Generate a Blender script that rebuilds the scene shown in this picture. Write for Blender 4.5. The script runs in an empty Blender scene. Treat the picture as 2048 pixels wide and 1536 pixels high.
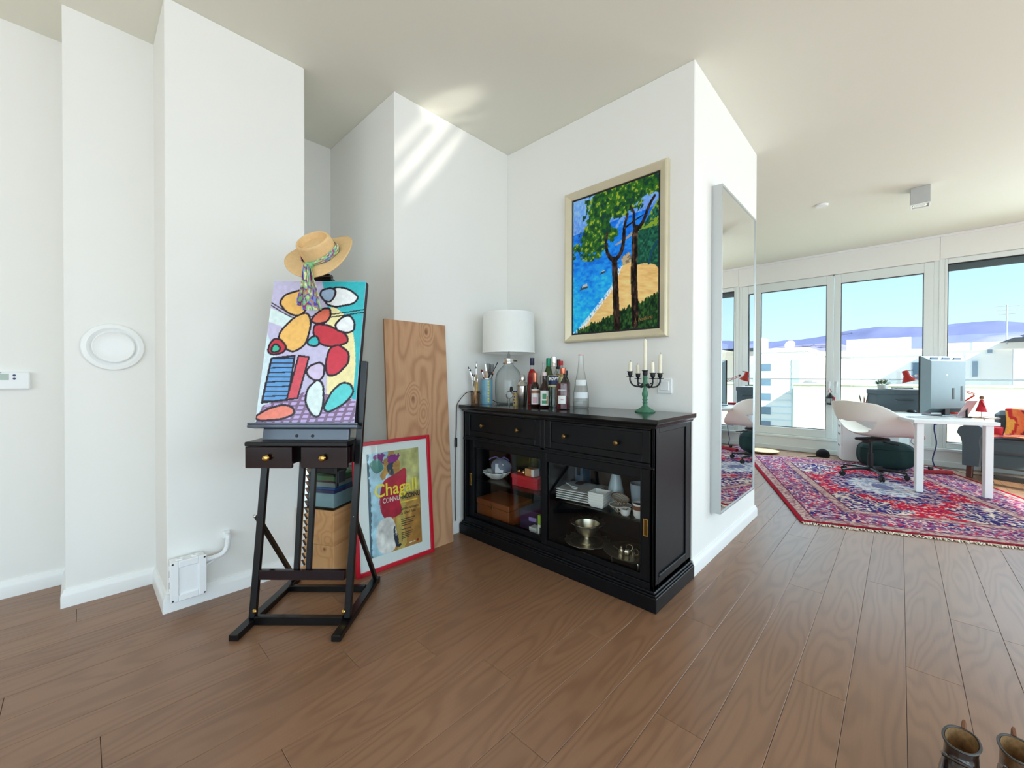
import bpy, math, random
import numpy as np
from mathutils import Matrix, Vector
random.seed(7)
S = bpy.context.scene
COL = S.collection

def lin(c):
    c = np.asarray(c, float) / 255.0
    return np.where(c <= .04045, c / 12.92, ((c + .055) / 1.055) ** 2.4)

# ------------------------------------------------------------ camera
YAW, PITCH, ROLL, FPX = 0.7596, -0.0084, 0.0022, 818.18
_fw = Vector((math.cos(YAW), math.sin(YAW), 0)); _rt = Vector((math.sin(YAW), -math.cos(YAW), 0)); _up = Vector((0, 0, 1))
_fw, _up = _fw * math.cos(PITCH) + _up * math.sin(PITCH), _up * math.cos(PITCH) - _fw * math.sin(PITCH)
_rt, _up = _rt * math.cos(ROLL) + _up * math.sin(ROLL), _up * math.cos(ROLL) - _rt * math.sin(ROLL)
cam_d = bpy.data.cameras.new('camera'); cam = bpy.data.objects.new('camera', cam_d); COL.objects.link(cam)
cam_d.sensor_width = 36; cam_d.lens = FPX / 2048 * 36; cam_d.shift_y = -9.13 / 2048; cam_d.clip_start = .02; cam_d.clip_end = 5000
m3 = Matrix((_rt, _up, -_fw)).transposed().to_4x4(); m3.translation = (0, 0, 1.15)
cam.matrix_world = m3
S.camera = cam
# ------------------------------------------------------------ world, sun, exposure
S.view_settings.view_transform = 'Standard'; S.view_settings.look = 'None'
S.view_settings.gamma = 1.0; S.view_settings.use_curve_mapping = False
S.view_settings.exposure = EXPOSURE = 0.0
S.cycles.max_bounces = 10; S.cycles.diffuse_bounces = 6; S.cycles.glossy_bounces = 6
S.cycles.transparent_max_bounces = 24; S.cycles.transmission_bounces = 8
S.cycles.sample_clamp_indirect = 6.0; S.cycles.adaptive_threshold = .025; S.cycles.caustics_reflective = False; S.cycles.caustics_refractive = False
w = bpy.data.worlds.new('sky'); S.world = w; w.use_nodes = True
nt = w.node_tree; nt.nodes.clear()
tc = nt.nodes.new('ShaderNodeTexCoord'); sp = nt.nodes.new('ShaderNodeSeparateXYZ'); cr = nt.nodes.new('ShaderNodeValToRGB')
bg = nt.nodes.new('ShaderNodeBackground'); wo = nt.nodes.new('ShaderNodeOutputWorld')
nt.links.new(tc.outputs['Generated'], sp.inputs[0]); nt.links.new(sp.outputs['Z'], cr.inputs[0])
nt.links.new(cr.outputs[0], bg.inputs[0]); nt.links.new(bg.outputs[0], wo.inputs[0])
el = cr.color_ramp.elements
el[0].position = 0.0; el[0].color = (.80, .95, 1.0, 1)
el[1].position = 1.0; el[1].color = (.34, .56, .90, 1)
for pos, c in ((.1, (.64, .90, 1.0)), (.25, (.42, .74, 1.0)), (.5, (.38, .64, .98))):
    e = el.new(pos); e.color = (*c, 1)
bg.inputs[1].default_value = SKY = 1.32
sun_d = bpy.data.lights.new('sun', 'SUN'); sun_d.energy = 14.0; sun_d.angle = math.radians(.6); sun_d.color = (1, .93, .82)
sun = bpy.data.objects.new('sun', sun_d); COL.objects.link(sun)
sun.rotation_euler = Vector((.55, .75, -.57)).to_track_quat('-Z', 'Y').to_euler()

# area lamps added at the off-frame glazing to boost the light from outdoors
def daylight_fill(name, loc, d, sx, sy, watts, col):
    l = bpy.data.lights.new(name, 'AREA'); l.shape = 'RECTANGLE'; l.size = sx; l.size_y = sy; l.energy = watts; l.color = col
    o = bpy.data.objects.new(name, l); COL.objects.link(o); o.location = loc
    o.rotation_euler = Vector(d).to_track_quat('-Z', 'Y').to_euler()
    return o
daylight_fill('daylight_fill_south', (.6, -3.93, 1.36), (0, 1, -.25), 8.2, 2.35, 190, (.69, .855, 1.0))
daylight_fill('daylight_fill_east', (7.56, -2.75, 1.42), (-1, 0, -.2), 2.3, 2.2, 150, (.74, .88, 1.0))

daylight_fill('daylight_fill_west', (-3.5, -1.0, 1.36), (1, .1, -.2), 4.6, 2.2, 85, (.74, .88, 1.0))
daylight_fill('skylight_fill_east', (9.7, .0, 4.7), (-1, 0, -.45), 7.0, 2.4, 1400, (.72, .88, 1.0))  # unseen area lamp added outdoors above the terrace windows as extra skylight

# ------------------------------------------------------------ helpers
def tag(o, label=None, cat=None, group=None, kind=None):
    if label: o['label'] = label
    if cat: o['category'] = cat
    if group: o['group'] = group
    if kind: o['kind'] = kind
    return o
def thing(name, label, cat, loc=(0, 0, 0), rz=0.0, group=None):
    o = bpy.data.objects.new(name, None); COL.objects.link(o); o.empty_display_size = .05
    o.location = loc; o.rotation_euler = (0, 0, rz)
    return tag(o, label, cat, group)
def T(x=0, y=0, z=0): return Matrix.Translation((x, y, z))
def R(a, ax='Z'): return Matrix.Rotation(a, 4, ax)
def frame(o, d, up=(0, 0, 1)):
    """matrix whose local Z runs along d from o"""
    z = Vector(d).normalized(); u = Vector(up)
    if abs(z.dot(u)) > .98: u = Vector((1, 0, 0))
    x = u.cross(z).normalized(); y = z.cross(x)
    m = Matrix((x, y, z)).transposed().to_4x4(); m.translation = Vector(o)
    return m

class MB:
    def __init__(s): s.v = []; s.f = []; s.m = []
    def add(s, vs, fs, M=None, mi=0):
        b = len(s.v)
        s.v += [tuple(M @ Vector(p)) for p in vs] if M is not None else [tuple(p) for p in vs]
        s.f += [tuple(b + i for i in q) for q in fs]; s.m += [mi] * len(fs)
        return s
    def box(s, x0, x1, y0, y1, z0, z1, b=0.0, M=None, mi=0):
        if x0 > x1: x0, x1 = x1, x0
        if y0 > y1: y0, y1 = y1, y0
        if z0 > z1: z0, z1 = z1, z0
        if b <= 0:
            return s.add([(x0, y0, z0), (x1, y0, z0), (x1, y1, z0), (x0, y1, z0), (x0, y0, z1), (x1, y0, z1), (x1, y1, z1), (x0, y1, z1)],
                         [(3, 2, 1, 0), (4, 5, 6, 7), (0, 1, 5, 4), (1, 2, 6, 5), (2, 3, 7, 6), (3, 0, 4, 7)], M, mi)
        b = min(b, (x1 - x0) * .49, (y1 - y0) * .49, (z1 - z0) * .49)
        X = (x0, x1); Y = (y0, y1); Z = (z0, z1); sg = (1, -1); vs = []; ix = {}
        for i in (0, 1):
            for j in (0, 1):
                for k in (0, 1):
                    for a in range(3):
                        d = [b * sg[i], b * sg[j], b * sg[k]]; d[a] = 0
                        ix[i, j, k, a] = len(vs); vs.append((X[i] + d[0], Y[j] + d[1], Z[k] + d[2]))
        fs = []
        for a in range(3):
            o1, o2 = [(1, 2), (2, 0), (0, 1)][a]
            for t in (0, 1):
                q = []
                for p1, p2 in ((0, 0), (1, 0), (1, 1), (0, 1)):
                    c = [0, 0, 0]; c[a] = t; c[o1] = p1; c[o2] = p2; q.append(ix[c[0], c[1], c[2], a])
                fs.append(tuple(q if t else q[::-1]))
            for p1 in (0, 1):          # edges along axis a
                for p2 in (0, 1):
                    q = []
                    for t in (0, 1):
                        c = [0, 0, 0]; c[a] = t; c[o1] = p1; c[o2] = p2
                        q.append((ix[c[0], c[1], c[2], o1], ix[c[0], c[1], c[2], o2]))
                    r = (q[0][0], q[0][1], q[1][1], q[1][0])
                    fs.append(r if (p1 == p2) else r[::-1])
        for i in (0, 1):
            for j in (0, 1):
                for k in (0, 1):
                    r = tuple(ix[i, j, k, a] for a in range(3))
                    fs.append(r if (i + j + k) % 2 else r[::-1])
        return s.add(vs, fs, M, mi)
    def lathe(s, prof, n=24, M=None, mi=0, sx=1.0, sy=1.0, close=False):
        vs = []; fs = []; k = len(prof)
        for i in range(n):
            a = 2 * math.pi * i / n
            for r, z in prof: vs.append((r * math.cos(a) * sx, r * math.sin(a) * sy, z))
        for i in range(n):
            j = (i + 1) % n
            for t in range(k if close else k - 1):
                u = (t + 1) % k
                fs.append((i * k + t, j * k + t, j * k + u, i * k + u))
        if not close:
            if prof[0][0] > 1e-6: fs.append(tuple(i * k for i in range(n))[::-1])
            if prof[-1][0] > 1e-6: fs.append(tuple(i * k + k - 1 for i in range(n)))
        return s.add(vs, fs, M, mi)
    def cyl(s, p0, p1, r0, r1=None, n=16, mi=0, M=None):
        p0 = Vector(p0); p1 = Vector(p1); L = (p1 - p0).length
        F = frame(p0, p1 - p0)
        if M is not None: F = M @ F
        return s.lathe([(r0, 0), (r0 if r1 is None else r1, L)], n, F, mi)
    def tube(s, pts, r, n=8, M=None, mi=0, flat=1.0):
        pts = [Vector(p) for p in pts]; rs = r if isinstance(r, (list, tuple)) else [r] * len(pts)
        vs = []; fs = []; prev = None
        for i, p in enumerate(pts):
            d = (pts[min(i + 1, len(pts) - 1)] - pts[max(i - 1, 0)]).normalized()
            if prev is None:
                u = Vector((0, 0, 1)) if abs(d.z) < .9 else Vector((1, 0, 0))
                x = d.cross(u).normalized()
            else:
                x = (prev - d * prev.dot(d)).normalized()
            prev = x; y = d.cross(x)
            for k in range(n):
                a = 2 * math.pi * k / n
                vs.append(p + x * (rs[i] * math.cos(a)) + y * (rs[i] * flat * math.sin(a)))
        for i in range(len(pts) - 1):
            for k in range(n):
                l = (k + 1) % n
                fs.append((i * n + k, i * n + l, (i + 1) * n + l, (i + 1) * n + k))
        fs.append(tuple(range(n))[::-1]); fs.append(tuple((len(pts) - 1) * n + k for k in range(n)))
        return s.add(vs, fs, M, mi)
    def prism(s, poly, z0, z1, M=None, mi=0):
        n = len(poly)
        a = sum(poly[i][0] * poly[(i + 1) % n][1] - poly[(i + 1) % n][0] * poly[i][1] for i in range(n))
        if a < 0: poly = poly[::-1]
        vs = [(x, y, z0) for x, y in poly] + [(x, y, z1) for x, y in poly]
        fs = [tuple(range(n))[::-1], tuple(range(n, 2 * n))] + [(i, (i + 1) % n, n + (i + 1) % n, n + i) for i in range(n)]
        return s.add(vs, fs, M, mi)
    def beam(s, p0, p1, wx, wy, b=.002, up=(0, 0, 1), M=None, mi=0):
        p0 = Vector(p0); p1 = Vector(p1); F = frame(p0, p1 - p0, up)
        if M is not None: F = M @ F
        return s.box(-wx / 2, wx / 2, -wy / 2, wy / 2, 0, (p1 - p0).length, b, F, mi)
    def rect_frame(s, x0, x1, z0, z1, wd, y0, y1, b=.002, M=None, mi=0):
        """picture-frame of four bars in the xz plane"""
        s.box(x0, x0 + wd, y0, y1, z0, z1, b, M, mi); s.box(x1 - wd, x1, y0, y1, z0, z1, b, M, mi)
        s.box(x0 + wd, x1 - wd, y0, y1, z0, z0 + wd, b, M, mi); s.box(x0 + wd, x1 - wd, y0, y1, z1 - wd, z1, b, M, mi)
        return s
    def grid(s, fn, nu, nv, mi=0, M=None, cu=False):
        vs = [fn(i / nu, j / nv) for j in range(nv + 1) for i in range(nu + (0 if cu else 1))]
        W = nu + (0 if cu else 1)
        fs = [(j * W + i, j * W + (i + 1) % W, (j + 1) * W + (i + 1) % W, (j + 1) * W + i) for j in range(nv) for i in range(nu)]
        return s.add(vs, fs, M, mi)
    def mesh(s, name, mats, smooth=35):
        me = bpy.data.meshes.new(name); me.from_pydata([tuple(p) for p in s.v], [], s.f)
        for m in (mats if isinstance(mats, (list, tuple)) else [mats]): me.materials.append(m)
        if any(s.m): me.polygons.foreach_set('material_index', s.m)
        if smooth:
            me.polygons.foreach_set('use_smooth', [True] * len(me.polygons)); me.set_sharp_from_angle(angle=math.radians(smooth))
        me.update(); return me
    def build(s, name, mats, parent=None, smooth=35, **kw):
        o = bpy.data.objects.new(name, s.mesh(name, mats, smooth)); COL.objects.link(o)
        if parent is not None: o.parent = parent
        return tag(o, **kw)
def solid(o, th, off=0):
    m = o.modifiers.new('thickness', 'SOLIDIFY'); m.thickness = th; m.offset = off; return o
def subs(o, lv=1):
    m = o.modifiers.new('smooth', 'SUBSURF'); m.levels = lv; m.render_levels = lv; return o
def copy_tree(o, parent=None):
    c = o.copy(); COL.objects.link(c); c.parent = parent
    for ch in o.children: copy_tree(ch, c)
    return c
def part(name, mat, parent, *boxes, b=.002):
    m = MB()
    for bx in boxes: m.box(*bx, b)
    return m.build(name, mat, parent)

# ------------------------------------------------------------ materials
def newmat(name):
    m = bpy.data.materials.new(name); m.use_nodes = True; t = m.node_tree
    return m, t, t.nodes['Principled BSDF']
def P(name, col, rough=.5, metal=0.0, var=.05, scale=18.0, bump=0.0, bscale=120.0, spec=.5, coat=0.0, trans=0.0, stretch=(1, 1, 1), sheen=0.0, ior=1.45, sss=0):
    m, t, p = newmat(name); N = t.nodes; L = t.links
    c = lin(col)
    tcn = N.new('ShaderNodeTexCoord'); mp = N.new('ShaderNodeMapping'); mp.inputs['Scale'].default_value = stretch
    L.new(tcn.outputs['Object'], mp.inputs[0])
    nz = N.new('ShaderNodeTexNoise'); nz.inputs['Scale'].default_value = scale; nz.inputs['Detail'].default_value = 3
    L.new(mp.outputs[0], nz.inputs['Vector'])
    mx = N.new('ShaderNodeMix'); mx.data_type = 'RGBA'
    mx.inputs[6].default_value = (*np.clip(c * (1 - var), 0, 1), 1); mx.inputs[7].default_value = (*np.clip(c * (1 + var), 0, 1), 1)
    L.new(nz.outputs[0], mx.inputs[0]); L.new(mx.outputs[2], p.inputs['Base Color'])
    p.inputs['Roughness'].default_value = rough; p.inputs['Metallic'].default_value = metal
    p.inputs['Specular IOR Level'].default_value = spec; p.inputs['Coat Weight'].default_value = coat; p.inputs['Coat Roughness'].default_value = .08
    p.inputs['Transmission Weight'].default_value = trans; p.inputs['Sheen Weight'].default_value = sheen; p.inputs['IOR'].default_value = ior
    if sss: p.inputs['Subsurface Weight'].default_value = sss; p.inputs['Subsurface Radius'].default_value = (.01, .008, .005)
    if bump:
        n2 = N.new('ShaderNodeTexNoise'); n2.inputs['Scale'].default_value = bscale; n2.inputs['Detail'].default_value = 4
        L.new(mp.outputs[0], n2.inputs['Vector'])
        bp = N.new('ShaderNodeBump'); bp.inputs['Strength'].default_value = bump; bp.inputs['Distance'].default_value = .002
        L.new(n2.outputs[0], bp.inputs['Height']); L.new(bp.outputs[0], p.inputs['Normal'])
    return m
def glassmat(name, tint=(245, 250, 250), edge=(190, 205, 205), refl=1.0, rough=.01):
    m = bpy.data.materials.new(name); m.use_nodes = True; t = m.node_tree; N = t.nodes; L = t.links; N.clear()
    out = N.new('ShaderNodeOutputMaterial'); mix = N.new('ShaderNodeMixShader'); tr = N.new('ShaderNodeBsdfTransparent'); gl = N.new('ShaderNodeBsdfGlossy')
    lw = N.new('ShaderNodeLayerWeight'); lw.inputs[0].default_value = .5      # Schlick reflectance, the same from both sides of the sheet
    pw = N.new('ShaderNodeMath'); pw.operation = 'POWER'; pw.inputs[1].default_value = 5.0; L.new(lw.outputs['Facing'], pw.inputs[0])
    p3 = N.new('ShaderNodeMath'); p3.operation = 'POWER'; p3.inputs[1].default_value = 2.0; L.new(lw.outputs['Facing'], p3.inputs[0])
    fr = N.new('ShaderNodeMath'); fr.operation = 'MULTIPLY_ADD'; fr.inputs[1].default_value = .9; fr.inputs[2].default_value = .04; L.new(pw.outputs[0], fr.inputs[0])
    mc = N.new('ShaderNodeMix'); mc.data_type = 'RGBA'; mc.inputs[6].default_value = (*lin(tint), 1); mc.inputs[7].default_value = (*lin(edge), 1)
    ml = N.new('ShaderNodeMath'); ml.operation = 'MULTIPLY'; ml.inputs[1].default_value = refl
    gl.inputs['Roughness'].default_value = rough
    L.new(p3.outputs[0], mc.inputs[0]); L.new(mc.outputs[2], tr.inputs[0]); L.new(fr.outputs[0], ml.inputs[0])
    L.new(ml.outputs[0], mix.inputs[0]); L.new(tr.outputs[0], mix.inputs[1]); L.new(gl.outputs[0], mix.inputs[2]); L.new(mix.outputs[0], out.inputs[0])
    return m
def colmat(name, rough=.6, bump=0.0, bscale=300, spec=.4, coat=0.0, sheen=0):
    m, t, p = newmat(name); a = t.nodes.new('ShaderNodeAttribute'); a.attribute_name = 'Col'
    t.links.new(a.outputs['Color'], p.inputs['Base Color']); p.inputs['Roughness'].default_value = rough
    p.inputs['Specular IOR Level'].default_value = spec; p.inputs['Coat Weight'].default_value = coat; p.inputs['Coat Roughness'].default_value = .06
    p.inputs['Sheen Weight'].default_value = sheen
    if bump:
        tcn = t.nodes.new('ShaderNodeTexCoord'); n2 = t.nodes.new('ShaderNodeTexNoise'); n2.inputs['Scale'].default_value = bscale
        t.links.new(tcn.outputs['Object'], n2.inputs['Vector'])
        bp = t.nodes.new('ShaderNodeBump'); bp.inputs['Strength'].default_value = bump; bp.inputs['Distance'].default_value = .002
        t.links.new(n2.outputs[0], bp.inputs['Height']); t.links.new(bp.outputs[0], p.inputs['Normal'])
    return m
def woodmat(name, dark, light, axis=0, freq=9.0, lines=26.0, rough=.45, knots=0.0, spec=.4, coat=0.0, long=.35, contrast=1.0, fine=1.0):
    """cathedral grain: contour lines of a noise stretched along one axis, plus fine fibres"""
    m, t, p = newmat(name); N = t.nodes; L = t.links
    tcn = N.new('ShaderNodeTexCoord'); oi = N.new('ShaderNodeObjectInfo'); off = N.new('ShaderNodeVectorMath'); off.operation = 'ADD'
    sc = N.new('ShaderNodeVectorMath'); sc.operation = 'SCALE'; sc.inputs['Scale'].default_value = 37.0
    cb = N.new('ShaderNodeCombineXYZ')
    for i in range(3): L.new(oi.outputs['Random'], cb.inputs[i])
    L.new(cb.outputs[0], sc.inputs[0]); L.new(tcn.outputs['Object'], off.inputs[0]); L.new(sc.outputs[0], off.inputs[1])
    def mapped(s):
        mp = N.new('ShaderNodeMapping'); mp.inputs['Scale'].default_value = s; L.new(off.outputs[0], mp.inputs[0]); return mp
    st = [freq] * 3; st[axis] = freq * long / 2.2
    n1 = N.new('ShaderNodeTexNoise'); n1.inputs['Scale'].default_value = 1.0; n1.inputs['Detail'].default_value = 1.5; n1.inputs['Roughness'].default_value = .4
    L.new(mapped(st).outputs[0], n1.inputs['Vector'])
    h = n1.outputs[0]
    if knots:
        vo = N.new('ShaderNodeTexVoronoi'); vo.inputs['Scale'].default_value = knots; L.new(mapped((1, 1, .55) if axis == 2 else (1, 1, 1)).outputs[0], vo.inputs['Vector'])
        mr = N.new('ShaderNodeMapRange'); mr.inputs[1].default_value = 0; mr.inputs[2].default_value = .3; mr.inputs[3].default_value = .35; mr.inputs[4].default_value = 0
        L.new(vo.outputs['Distance'], mr.inputs[0]); ad = N.new('ShaderNodeMath'); L.new(h, ad.inputs[0]); L.new(mr.outputs[0], ad.inputs[1]); h = ad.outputs[0]
    mu = N.new('ShaderNodeMath'); mu.operation = 'MULTIPLY'; mu.inputs[1].default_value = lines * 3.0; L.new(h, mu.inputs[0])
    sn = N.new('ShaderNodeMath'); sn.operation = 'SINE'; L.new(mu.outputs[0], sn.inputs[0])
    s2 = N.new('ShaderNodeMapRange'); s2.inputs[1].default_value = -1; s2.inputs[2].default_value = 1; L.new(sn.outputs[0], s2.inputs[0])
    pw = N.new('ShaderNodeMath'); pw.operation = 'POWER'; pw.inputs[1].default_value = 2.0; L.new(s2.outputs[0], pw.inputs[0])
    sf = [160.0] * 3; sf[axis] = 5.0
    n2 = N.new('ShaderNodeTexNoise'); n2.inputs['Scale'].default_value = 1.0; n2.inputs['Detail'].default_value = 3; L.new(mapped(sf).outputs[0], n2.inputs['Vector'])
    m1 = N.new('ShaderNodeMath'); m1.operation = 'MULTIPLY'; m1.inputs[1].default_value = .55 * contrast; L.new(pw.outputs[0], m1.inputs[0])
    m2 = N.new('ShaderNodeMath'); m2.operation = 'MULTIPLY_ADD'; m2.inputs[1].default_value = .5 * fine; L.new(n2.outputs[0], m2.inputs[0]); L.new(m1.outputs[0], m2.inputs[2])
    rv = N.new('ShaderNodeMath'); rv.operation = 'MULTIPLY_ADD'; rv.inputs[1].default_value = .22; L.new(oi.outputs['Random'], rv.inputs[0]); L.new(m2.outputs[0], rv.inputs[2])
    mx = N.new('ShaderNodeMix'); mx.data_type = 'RGBA'; mx.inputs[6].default_value = (*lin(light), 1); mx.inputs[7].default_value = (*lin(dark), 1)
    L.new(rv.outputs[0], mx.inputs[0]); colr = mx.outputs[2]
    if knots:
        mr2 = N.new('ShaderNodeMapRange'); mr2.inputs[1].default_value = .02; mr2.inputs[2].default_value = .07; mr2.inputs[3].default_value = .8; mr2.inputs[4].default_value = 0
        L.new(vo.outputs['Distance'], mr2.inputs[0]); mk = N.new('ShaderNodeMix'); mk.data_type = 'RGBA'; mk.inputs[7].default_value = (*lin((95, 50, 25)), 1)
        L.new(mr2.outputs[0], mk.inputs[0]); L.new(colr, mk.inputs[6]); colr = mk.outputs[2]
    L.new(colr, p.inputs['Base Color']); p.inputs['Roughness'].default_value = rough; p.inputs['Specular IOR Level'].default_value = spec
    p.inputs['Coat Weight'].default_value = coat; p.inputs['Coat Roughness'].default_value = .12
    bp = N.new('ShaderNodeBump'); bp.inputs['Strength'].default_value = .12; bp.inputs['Distance'].default_value = .001
    L.new(m2.outputs[0], bp.inputs['Height']); L.new(bp.outputs[0], p.inputs['Normal'])
    return m

WALL = P('wall_paint', (238, 237, 233), .85, var=.008, scale=3, bump=.05, bscale=260, spec=.25)
CEIL = P('ceiling_paint', (232, 232, 221), .9, var=.008, scale=2, spec=.2)
TRIM = P('white_trim_lacquer', (240, 241, 240), .35, var=.01, spec=.5)
WINW = P('white_window_plastic', (226, 232, 230), .4, var=.012)
GASK = P('dark_gasket', (50, 50, 55), .6)
PANE = glassmat('window_glass', (248, 252, 252), (225, 238, 238), .8)
OAK = woodmat('brown_oak_floor', (102, 70, 49), (150, 112, 84), 0, 7.0, 26.0, .34, spec=.65, contrast=.5, fine=.5)
BLACK = P('black_stained_wood', (11, 13, 17), .38, var=.25, scale=30, stretch=(1, 1, .15), spec=.28)
BLKTOP = P('black_lacquered_top', (20, 22, 24), .16, var=.3, scale=25, stretch=(1, .1, 1), spec=.6)
MAHOG = P('dark_mahogany_lacquer', (26, 8, 14), .18, var=.5, scale=14, stretch=(.3, 1, 1), spec=.4, coat=.3)
EBONY = P('black_lacquered_easel_wood', (10, 9, 11), .28, var=.4, scale=20, spec=.4, coat=.1)
BRASS = P('polished_brass', (212, 172, 96), .18, 1.0)
ABRASS = P('antique_brass', (150, 120, 72), .3, 1.0)
CHROME = P('chrome', (225, 226, 228), .08, 1.0, var=.02)
STEEL = P('brushed_steel', (190, 188, 184), .22, 1.0, var=.05)
SILVER = P('old_silver', (216, 208, 188), .32, 1.0, var=.12, scale=40)
ALU = P('satin_aluminium', (200, 204, 205), .35, .9, var=.02)
WHITEP = P('white_plastic', (238, 240, 241), .35, var=.01)
BLACKP = P('black_plastic', (16, 17, 19), .4, var=.2)
CERAM = P('white_glazed_ceramic', (232, 234, 230), .15, var=.02)
CLEAR = glassmat('clear_glass', (253, 254, 254), (170, 182, 180), .9)
SBGLASS = glassmat('cabinet_glass', (252, 253, 253), (230, 235, 235), .6)
RED = P('red_lacquer', (190, 22, 44), .3, var=.04)

# ------------------------------------------------------------ numpy picture making
def vnoise(x, y, seed=0):
    xi = np.floor(x).astype(np.int64); yi = np.floor(y).astype(np.int64); fx = x - xi; fy = y - yi
    def h(a, b):
        n = (a * 374761393 + b * 668265263 + seed * 1442695041) & 0xffffffff
        n = ((n ^ (n >> 13)) * 1274126177) & 0xffffffff
        return ((n ^ (n >> 16)) & 0xffff) / 65535.0
    u = fx * fx * (3 - 2 * fx); v = fy * fy * (3 - 2 * fy)
    return (h(xi, yi) * (1 - u) + h(xi + 1, yi) * u) * (1 - v) + (h(xi, yi + 1) * (1 - u) + h(xi + 1, yi + 1) * u) * v
def fbm(x, y, seed=0, oct=4):
    a = .5; r = 0
    for i in range(oct): r = r + a * vnoise(x * 2 ** i, y * 2 ** i, seed + i); a *= .5
    return r
class Pic:
    def __init__(s, W, H, nx, ny, base):
        s.W, s.H, s.nx, s.ny = W, H, nx, ny
        s.U, s.V = np.meshgrid(np.linspace(0, 1, nx), np.linspace(0, 1, ny)); s.A = W / H
        s.c = np.zeros((ny, nx, 3)); s.c[:] = base
    def put(s, mask, col, k=1.0):
        col = np.asarray(col, float)
        s.c[mask] = s.c[mask] * (1 - k) + (col[mask] if col.ndim == 3 else col) * k
    def poly(s, pts):
        x, y = s.U, s.V; m = np.zeros_like(x, bool); n = len(pts)
        for i in range(n):
            x0, y0 = pts[i]; x1, y1 = pts[(i + 1) % n]
            if y0 == y1: continue
            m ^= ((y0 > y) != (y1 > y)) & (x < (x1 - x0) * (y - y0) / (y1 - y0) + x0)
        return m
    @staticmethod
    def smooth(pts, closed=True, k=8):
        n = len(pts); o = []; p = [np.array(q, float) for q in pts]
        for i in range(n if closed else n - 1):
            g = (lambda j: p[j % n]) if closed else (lambda j: p[min(max(j, 0), n - 1)])
            a, b, c, d = g(i - 1), g(i), g(i + 1), g(i + 2)
            for t in np.arange(k) / k:
                o.append(.5 * ((2 * b) + (-a + c) * t + (2 * a - 5 * b + 4 * c - d) * t * t + (-a + 3 * b - 3 * c + d) * t ** 3))
        if not closed: o.append(p[-1])
        return [tuple(q) for q in o]
    def line(s, pts, wd):
        """mask of points within wd (in units of picture height) of a polyline"""
        x = s.U * s.A; y = s.V; m = np.zeros_like(x, bool)
        wv = wd if isinstance(wd, (list, tuple)) else (wd, wd)
        n = len(pts)
        for i in range(n - 1):
            ax, ay = pts[i][0] * s.A, pts[i][1]; bx, by = pts[i + 1][0] * s.A, pts[i + 1][1]
            dx, dy = bx - ax, by - ay; L2 = dx * dx + dy * dy + 1e-12
            t = np.clip(((x - ax) * dx + (y - ay) * dy) / L2, 0, 1)
            ww = wv[0] + (wv[1] - wv[0]) * (i + t) / max(n - 1, 1)
            m |= (x - ax - t * dx) ** 2 + (y - ay - t * dy) ** 2 < ww ** 2
        return m
    def blob(s, pts, fill, out=None, wd=.006):
        q = s.smooth(pts); s.put(s.poly(q), fill)
        if out is not None: s.put(s.line(q + [q[0]], wd), out)
    def mesh(s, name, mat, M, dz=None):
        """grid in local xz (x right, z up), facing -y"""
        nx, ny = s.nx, s.ny
        co = np.zeros((ny, nx, 3)); co[..., 0] = (s.U - .5) * s.W; co[..., 2] = s.V * s.H
        if dz is not None: co[..., 1] = -dz
        return grid_mesh(name, co, s.c, mat, M)
def grid_mesh(name, co, colr, mat, M=None):
    ny, nx = co.shape[:2]
    v = co.reshape(-1, 3)
    if M is not None:
        A = np.array(M); v = v @ A[:3, :3].T + A[:3, 3]
    i = np.arange((nx - 1) * (ny - 1)); r = i // (nx - 1); c = i % (nx - 1); b = r * nx + c
    f = np.stack([b, b + 1, b + nx + 1, b + nx], 1)
    me = bpy.data.meshes.new(name); me.vertices.add(len(v)); me.vertices.foreach_set('co', v.astype(np.float32).ravel())
    me.loops.add(len(f) * 4); me.loops.foreach_set('vertex_index', f.astype(np.int32).ravel())
    me.polygons.add(len(f)); me.polygons.foreach_set('loop_start', np.arange(len(f), dtype=np.int32) * 4)
    me.update(calc_edges=True)
    a = me.color_attributes.new('Col', 'FLOAT_COLOR', 'POINT')
    cc = np.ones((len(v), 4), np.float32); cc[:, :3] = lin(colr.reshape(-1, 3)); a.data.foreach_set('color', cc.ravel())
    me.materials.append(mat); me.polygons.foreach_set('use_smooth', [True] * len(f)); me.validate()
    return me
def link(name, me, parent=None, **kw):
    o = bpy.data.objects.new(name, me); COL.objects.link(o)
    if parent is not None: o.parent = parent
    return tag(o, **kw)
def text(name, body, size, mat, parent, M, ext=.0004, align='LEFT', width=None, bold=0.0, shear=0.0):
    cu = bpy.data.curves.new(name, 'FONT'); cu.body = body; cu.size = size; cu.extrude = ext; cu.align_x = align; cu.offset = bold; cu.resolution_u = 3; cu.shear = shear
    t = bpy.data.objects.new(name, cu); COL.objects.link(t)
    dg = bpy.context.evaluated_depsgraph_get(); me = bpy.data.meshes.new_from_object(t.evaluated_get(dg))
    bpy.data.objects.remove(t); bpy.data.curves.remove(cu)
    me.materials.clear(); me.materials.append(mat)
    if width:
        xs = [v.co.x for v in me.vertices]; k = width / (max(xs) - min(xs)); me.transform(Matrix.Diagonal((k, 1, 1, 1)))
    me.transform(M @ Matrix.Rotation(math.pi / 2, 4, 'X')); me.name = name
    return link(name, me, parent)
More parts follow.
